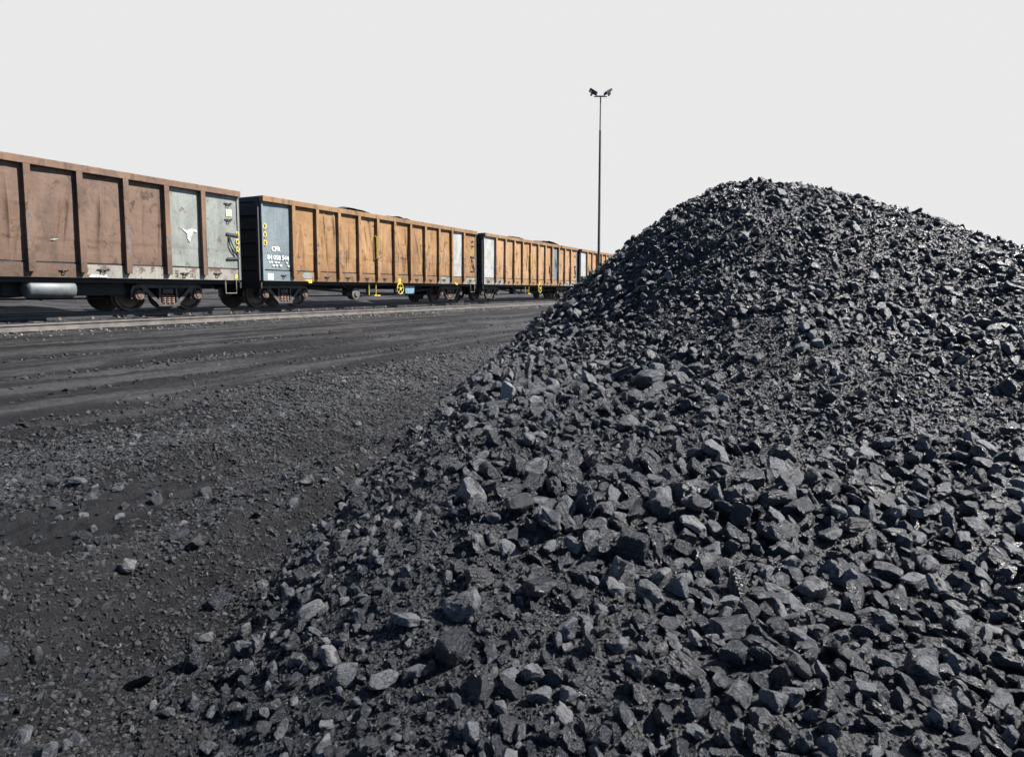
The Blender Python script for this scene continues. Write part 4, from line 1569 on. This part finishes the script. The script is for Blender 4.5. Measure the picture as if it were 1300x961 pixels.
def build_train():
    cx = -RAIL_P
    h = LEN / 2
    h2 = edges_h = h
    # --- nearest wagon, pink brown with two grey bays
    pan = ['pink'] * 10 + ['grey', 'grey']
    sil = ['pink'] * 8 + ['sill_pale'] * 4
    w, ed = stock('coal_wagon', (cx, .02 + h, RAIL_Z), 'faded pinkish brown wagon with two grey bays, running out of the picture at left',
                  pan, 'chord_pink', 'pink', sil, (-h + 2.0, h - 2.03), 1, dict(dents=1, corner='grey', flat_from=10, steps=(h - .33,)))
    tk = MB()
    tk.lathe_x([(0, .02), (.015, .12), (.05, .19), (.09, .21), (1.01, .21), (1.05, .19), (1.085, .12), (1.1, .02)], 0, 0, 0, 24)
    t = tk.build('air_tank', M['tank'], w, True)
    t.rotation_euler = (0, 0, R(90))
    t.location = (1.13, 7.75 - h, .585)
    sb = MB()
    sb.box(.55, .9, 7.45 - h, 10.2 - h, .42, .8, .05)
    sb.build('valve_housing', M['black'], w)
    x = HW + .022
    y11, y12 = ed[10], ed[11]
    c = (y11 + y12) / 2 + .05
    mark('painted_emblem', [[(c - .18, 2.26), (c + .02, 2.10), (c + .02, 1.98), (c + .10, 1.86), (c + .14, 2.02), (c + .22, 2.18), (c + .34, 2.16), (c + .31, 2.24), (c + .12, 2.26), (c + .02, 2.2)]], M['wornwhite'], w, x)
    e = ed[12]
    mark('warning_sticker', [rect(e - .44, e - .25, 2.72, 2.92)], M['white'], w, x)
    mark('warning_triangle', [[(e - .42, 2.735), (e - .27, 2.735), (e - .345, 2.86)]], M['yellow'], w, x + .003)
    mark('yellow_rings', sum((ring_poly(e - .075, z, .06, .085, .034) for z in (2.22, 2.0, 1.78)), []), M['yellow'], w, x + .016)
    mark('yellow_patch', [rect(e - .19, e - .10, .90, 1.03)], M['yellow'], w, HW + .016)
    mark('black_stencil', [rect(e - .09 + .0, e - .03, .90 + k * .075, .94 + k * .075) for k in range(3)] +
         [rect(ed[10] + .22 + i * .055, ed[10] + .255 + i * .055, .92 + k * .07, .955 + k * .07) for i in (0, 1, 8, 9) for k in range(3)], M['blackmark'], w, HW + .016)
    mark('white_scrape', [[(ed[9] - .95, .87), (ed[9] - .5, .87), (ed[9] - .52, .93), (ed[9] - .9, .94)], [(ed[7] + .42, 1.70), (ed[7] + .5, 1.725), (ed[7] + .63, 1.735), (ed[7] + .52, 1.705)]], M['wornwhite'], w, HW + .03)
    door_lever(w, e - .25)
    hooks(w, [(e - .36, 3.06, 1), (e - .36, 2.6, 1), (ed[11] + .45, 1.02, 1), (ed[10] + .5, 1.0, 1), (ed[9] - .6, 1.03, 1.1), (ed[8] - .4, 1.0, .8)])

    # --- second wagon, orange tan with a grey first bay
    pan = ['grey_blue'] + ['tan'] * 9 + ['grey_pale'] + ['tan']
    sil = ['grey_blue'] + ['tan'] * 8 + ['sill_pale', 'tan', 'sill_pale']
    w, ed = stock('coal_wagon', (cx, 14.27 + h, RAIL_Z), 'orange tan wagon with grey first bay, white number and yellow handbrake wheel',
                  pan, 'chord', 'tan', sil, (-h + 1.3, h - 1.68), 2, dict(dents=3, corner='grey_blue', steps=(h - .3,)))
    s = ed[0]
    mark('yellow_rings', sum((ring_poly(s + .115, z, .075, .095, .036) for z in (2.56, 2.30, 2.04)), []), M['yellow'], w, HW + .036)
    lettering('CFR', .20, M['white'], w, HW + .03, s + .36, 1.80, .004)
    lettering('84 058 544', .195, M['white'], w, HW + .03, s + .18, 1.53, .004)
    rr = random.Random(4)
    dots = []
    for row, zz in enumerate((1.42, 1.32)):
        yy = s + .24
        while yy < s + 1.02:
            wd = rr.uniform(.04, .12)
            if rr.random() < .75:
                dots.append(rect(yy, yy + wd, zz, zz + rr.uniform(.035, .06)))
            yy += wd + rr.uniform(.03, .1)
    mark('small_worn_lettering', dots, M['white'], w, HW + .03)
    mark('white_plate', [rect(s + .19, s + .42, .89, 1.09)], M['white'], w, HW + .016)
    mark('yellow_patch', [[(ed[1] + .45, .90), (ed[1] + .85, .93), (ed[1] + .85, .80), (ed[1] + .7, .80), (ed[1] + .68, .86)]], M['yellow'], w, HW + .016)
    mark('grey_repair_patch', [[(ed[1] + .38, 1.04), (ed[1] + .5, 1.16), (ed[1] + .8, 1.16), (ed[1] + .9, 1.06), (ed[1] + .8, .95), (ed[1] + .5, .95)]], M['grey'], w, HW + .0155)
    mark('yellow_patch', [[(ed[10] + .3, .96), (ed[10] + .6, .88), (ed[10] + .6, .80), (ed[10] + .4, .84)]], M['yellow'], w, HW + .016)
    hooks(w, [(s + .85, 1.02, .9), (ed[2] + .5, 1.0, 1), (ed[3] + .5, 1.0, 1), (ed[4] + .5, 1.0, 1), (ed[5] + .5, 1.0, 1), (ed[7] + .5, 1.0, 1), (ed[8] + .5, 1.0, 1), (ed[9] + .5, 1.02, 1), (ed[11] + .7, 1.03, 1), (ed[11] + .9, 2.95, 1), (ed[11] + .9, 2.72, 1)])
    door_lever(w, ed[12] - .32)
    dropside_bar(w, ed[5] - .12, 1.75, 2.65)
    handwheel(w, ed[6] + .35, .62, .215)
    ba = MB()
    ba.prism_x([(-.3, .42), (.3, .42), (.36, .82), (-.36, .82)], .75, 1.22)
    bx = ba.build('valve_box', M['blue'], w)
    bx.location = (0, ed[7] + .25, 0)
    st = MB()
    for yy in (ed[4] + .72, ed[5] + .05):
        st.tube([(1.3, yy, .86), (1.3, yy, .36)], .022, 6)
    st.box(1.2, 1.38, ed[4] + .95, ed[5] + .25, .33, .37, .008)
    st.build('brake_step', M['yellow'], w)
    MB().lathe_x([(0, .05), (.0, .19), (.05, .22), (.3, .22), (.32, .12), (.36, .1)], .8, ed[4] + .2, .42, 20).build('brake_reservoir', M['rail'], w, True)

    # --- third wagon, pale tan
    pan = ['grey_pale'] + ['tan_pale'] * 7 + ['grey_blue'] + ['tan_pale'] * 3
    sil = ['sill_pale', 'sill_pale'] + ['tan_pale'] * 8 + ['sill_pale'] * 2
    w, ed = stock('coal_wagon', (cx, 28.5 + h, RAIL_Z), 'pale tan wagon with whitish first bay, third in the train',
                  pan, 'chord', 'tan_pale', sil, (-h + 1.4, h - 1.65), 3, dict(dents=2, corner='grey_pale', steps=(h - .3,)))
    s = ed[0]
    mark('yellow_rings', sum((ring_poly(s + .11, z, .075, .095, .036) for z in (2.5, 2.27, 2.04)), []), M['yellow'], w, HW + .036)
    hooks(w, [(ed[i] + .5, 1.0, 1) for i in (0, 1, 2, 3, 5, 7, 9, 11)] + [(ed[12] - .35, 2.9, 1)])
    mark('black_stencil', [rect(s + .3, s + .36, .92, 1.1), rect(s + .36, s + .6, 1.06, 1.1), rect(s + .56, s + .62, .92, 1.06),
                           rect(ed[1] + .4, ed[1] + .46, .92, 1.1), rect(ed[1] + .46, ed[1] + .66, 1.06, 1.1)], M['blackmark'], w, HW + .016)
    door_lever(w, ed[12] - .3)
    dropside_bar(w, ed[5] - .1, 1.75, 2.65)
    handwheel(w, ed[6] + .3, .66, .25)
    st = MB()
    for yy in (ed[4] + .7, ed[5] + .1):
        st.tube([(1.3, yy, .86), (1.3, yy, .36)], .022, 6)
    st.box(1.2, 1.38, ed[4] + .95, ed[5] + .25, .33, .37, .008)
    st.build('brake_step', M['yellow'], w)

    # --- fourth wagon, mostly behind the heap
    pan = ['grey_pale'] + ['tan_pale'] * 11
    sil = ['sill_pale', 'sill_pale'] + ['tan_pale'] * 10
    w, ed = stock('coal_wagon', (cx, 42.72 + h, RAIL_Z), 'pale tan wagon mostly hidden behind the coal heap and the mast',
                  pan, 'chord', 'tan_pale', sil, (-h + 1.4, h - 1.65), 4, dict(dents=2, corner='grey_pale', steps=(h - .3,)))

    # --- coal loads showing over the rims
    for y0, bumps, label in ((14.27, ((4.6, 1.5, .20), (7.3, 1.6, .15), (10.2, 1.2, .05)), 'low brown coal load showing above the orange tan wagon'),
                             (28.5, ((4.2, 2.0, .16), (9.2, 2.2, .26)), 'brown coal load heaped in two humps over the third wagon'),
                             (.02, ((3, 2.0, -.1),), 'coal load hidden low inside the nearest wagon')):
        if y0 < 1:
            continue
        Y, X = np.meshgrid(np.linspace(.1, LEN - .1, 120), np.linspace(-HW + .05, HW - .19, 26))
        Z = np.full_like(Y, -.22)
        for c0, wd, a in bumps:
            Z = np.maximum(Z, -.22 + (a + .22) * np.exp(-((Y - c0) / wd) ** 2))
        Z = Z * (1 - .35 * (np.abs(X) / HW) ** 2 * (Z > 0)) + .03 * fbm(X * 3, Y * 3, octv=3, seed=int(y0) + 2)
        idx = np.arange(Y.size).reshape(Y.shape)
        f = np.stack([idx[:-1, :-1], idx[:-1, 1:], idx[1:, 1:], idx[1:, :-1]], -1).reshape(-1, 4)
        me = np_mesh('coal_load', np.stack([X + cx, Y + y0, Z + RAIL_Z + Z_TOP], -1).reshape(-1, 3), f[:, ::-1], M['load'])
        o = bpy.data.objects.new('coal_load', me)
        COL.objects.link(o)
        tag(o, label, 'coal load', 'coal loads in the wagons')


build_train()


# ------------------------------------------------------------------ floodlight mast
def build_mast():
    px, dist = 762.5, 42.0
    a, b, c = pix_ray(px, 118)
    s = dist / b
    x, y = uv2w(a * s, dist)
    top = EYE + c * s
    gz = float(ground_h(np.array([x]), np.array([y]))[0])
    mst = empty('floodlight_mast', (x, y, gz))
    tag(mst, 'tall thin floodlight mast with two tilted lamp banks beyond the heap', 'light mast')
    H = top - gz - .25
    zs = H * .84
    MB().tube([(0, 0, -.3), (0, 0, zs)], [.098, .068], 14).build('pole', M['mast'], mst, True)
    MB().tube([(0, 0, zs), (0, 0, zs + .05), (0, 0, H)], [.068, .05, .04], 12).build('pole_top', M['mast'], mst, True)
    m = MB()
    m.tube([(-.42 * CA, -.42 * SA, H), (.42 * CA, .42 * SA, H)], .035, 8)
    m.tube([(-.25 * CA, -.25 * SA, H + .02), (.25 * CA, .25 * SA, H + .02)], .05, 8)
    m.build('cross_arm', M['mast'], mst, True)
    for sgn in (-1, 1):
        q = Matrix.Rotation(YAW + (0.35 if sgn > 0 else -.25), 4, 'Z') @ Matrix.Rotation(-sgn * R(34), 4, 'Y')
        for k in (-1, 1):
            m = MB()
            m.box(-.27, .27, -.11, .11, -.07, .07, .025)
            m.box(-.05, .05, -.05, .05, -.24, -.085)
            hd = m.build('floodlight', M['lampbody'], mst)
            hd.matrix_local = Matrix.Translation((sgn * .48 * CA - k * .2 * SA, sgn * .48 * SA + k * .2 * CA, H + .30 + .02 * k)) @ q
            g = MB()
            if sgn < 0:
                g.box(-.25, -.08, -.09, .09, -.088, -.072)
            else:
                g.box(-.22, .05, -.09, .09, .072, .088)
            g.build('lamp_glass', M['lampglass'], hd)
        br = MB()
        br.bar((sgn * .15 * CA, sgn * .15 * SA, H), (sgn * .45 * CA, sgn * .45 * SA, H + .22), .05, .05)
        br.build('lamp_bracket', M['mast'], mst)


build_mast()
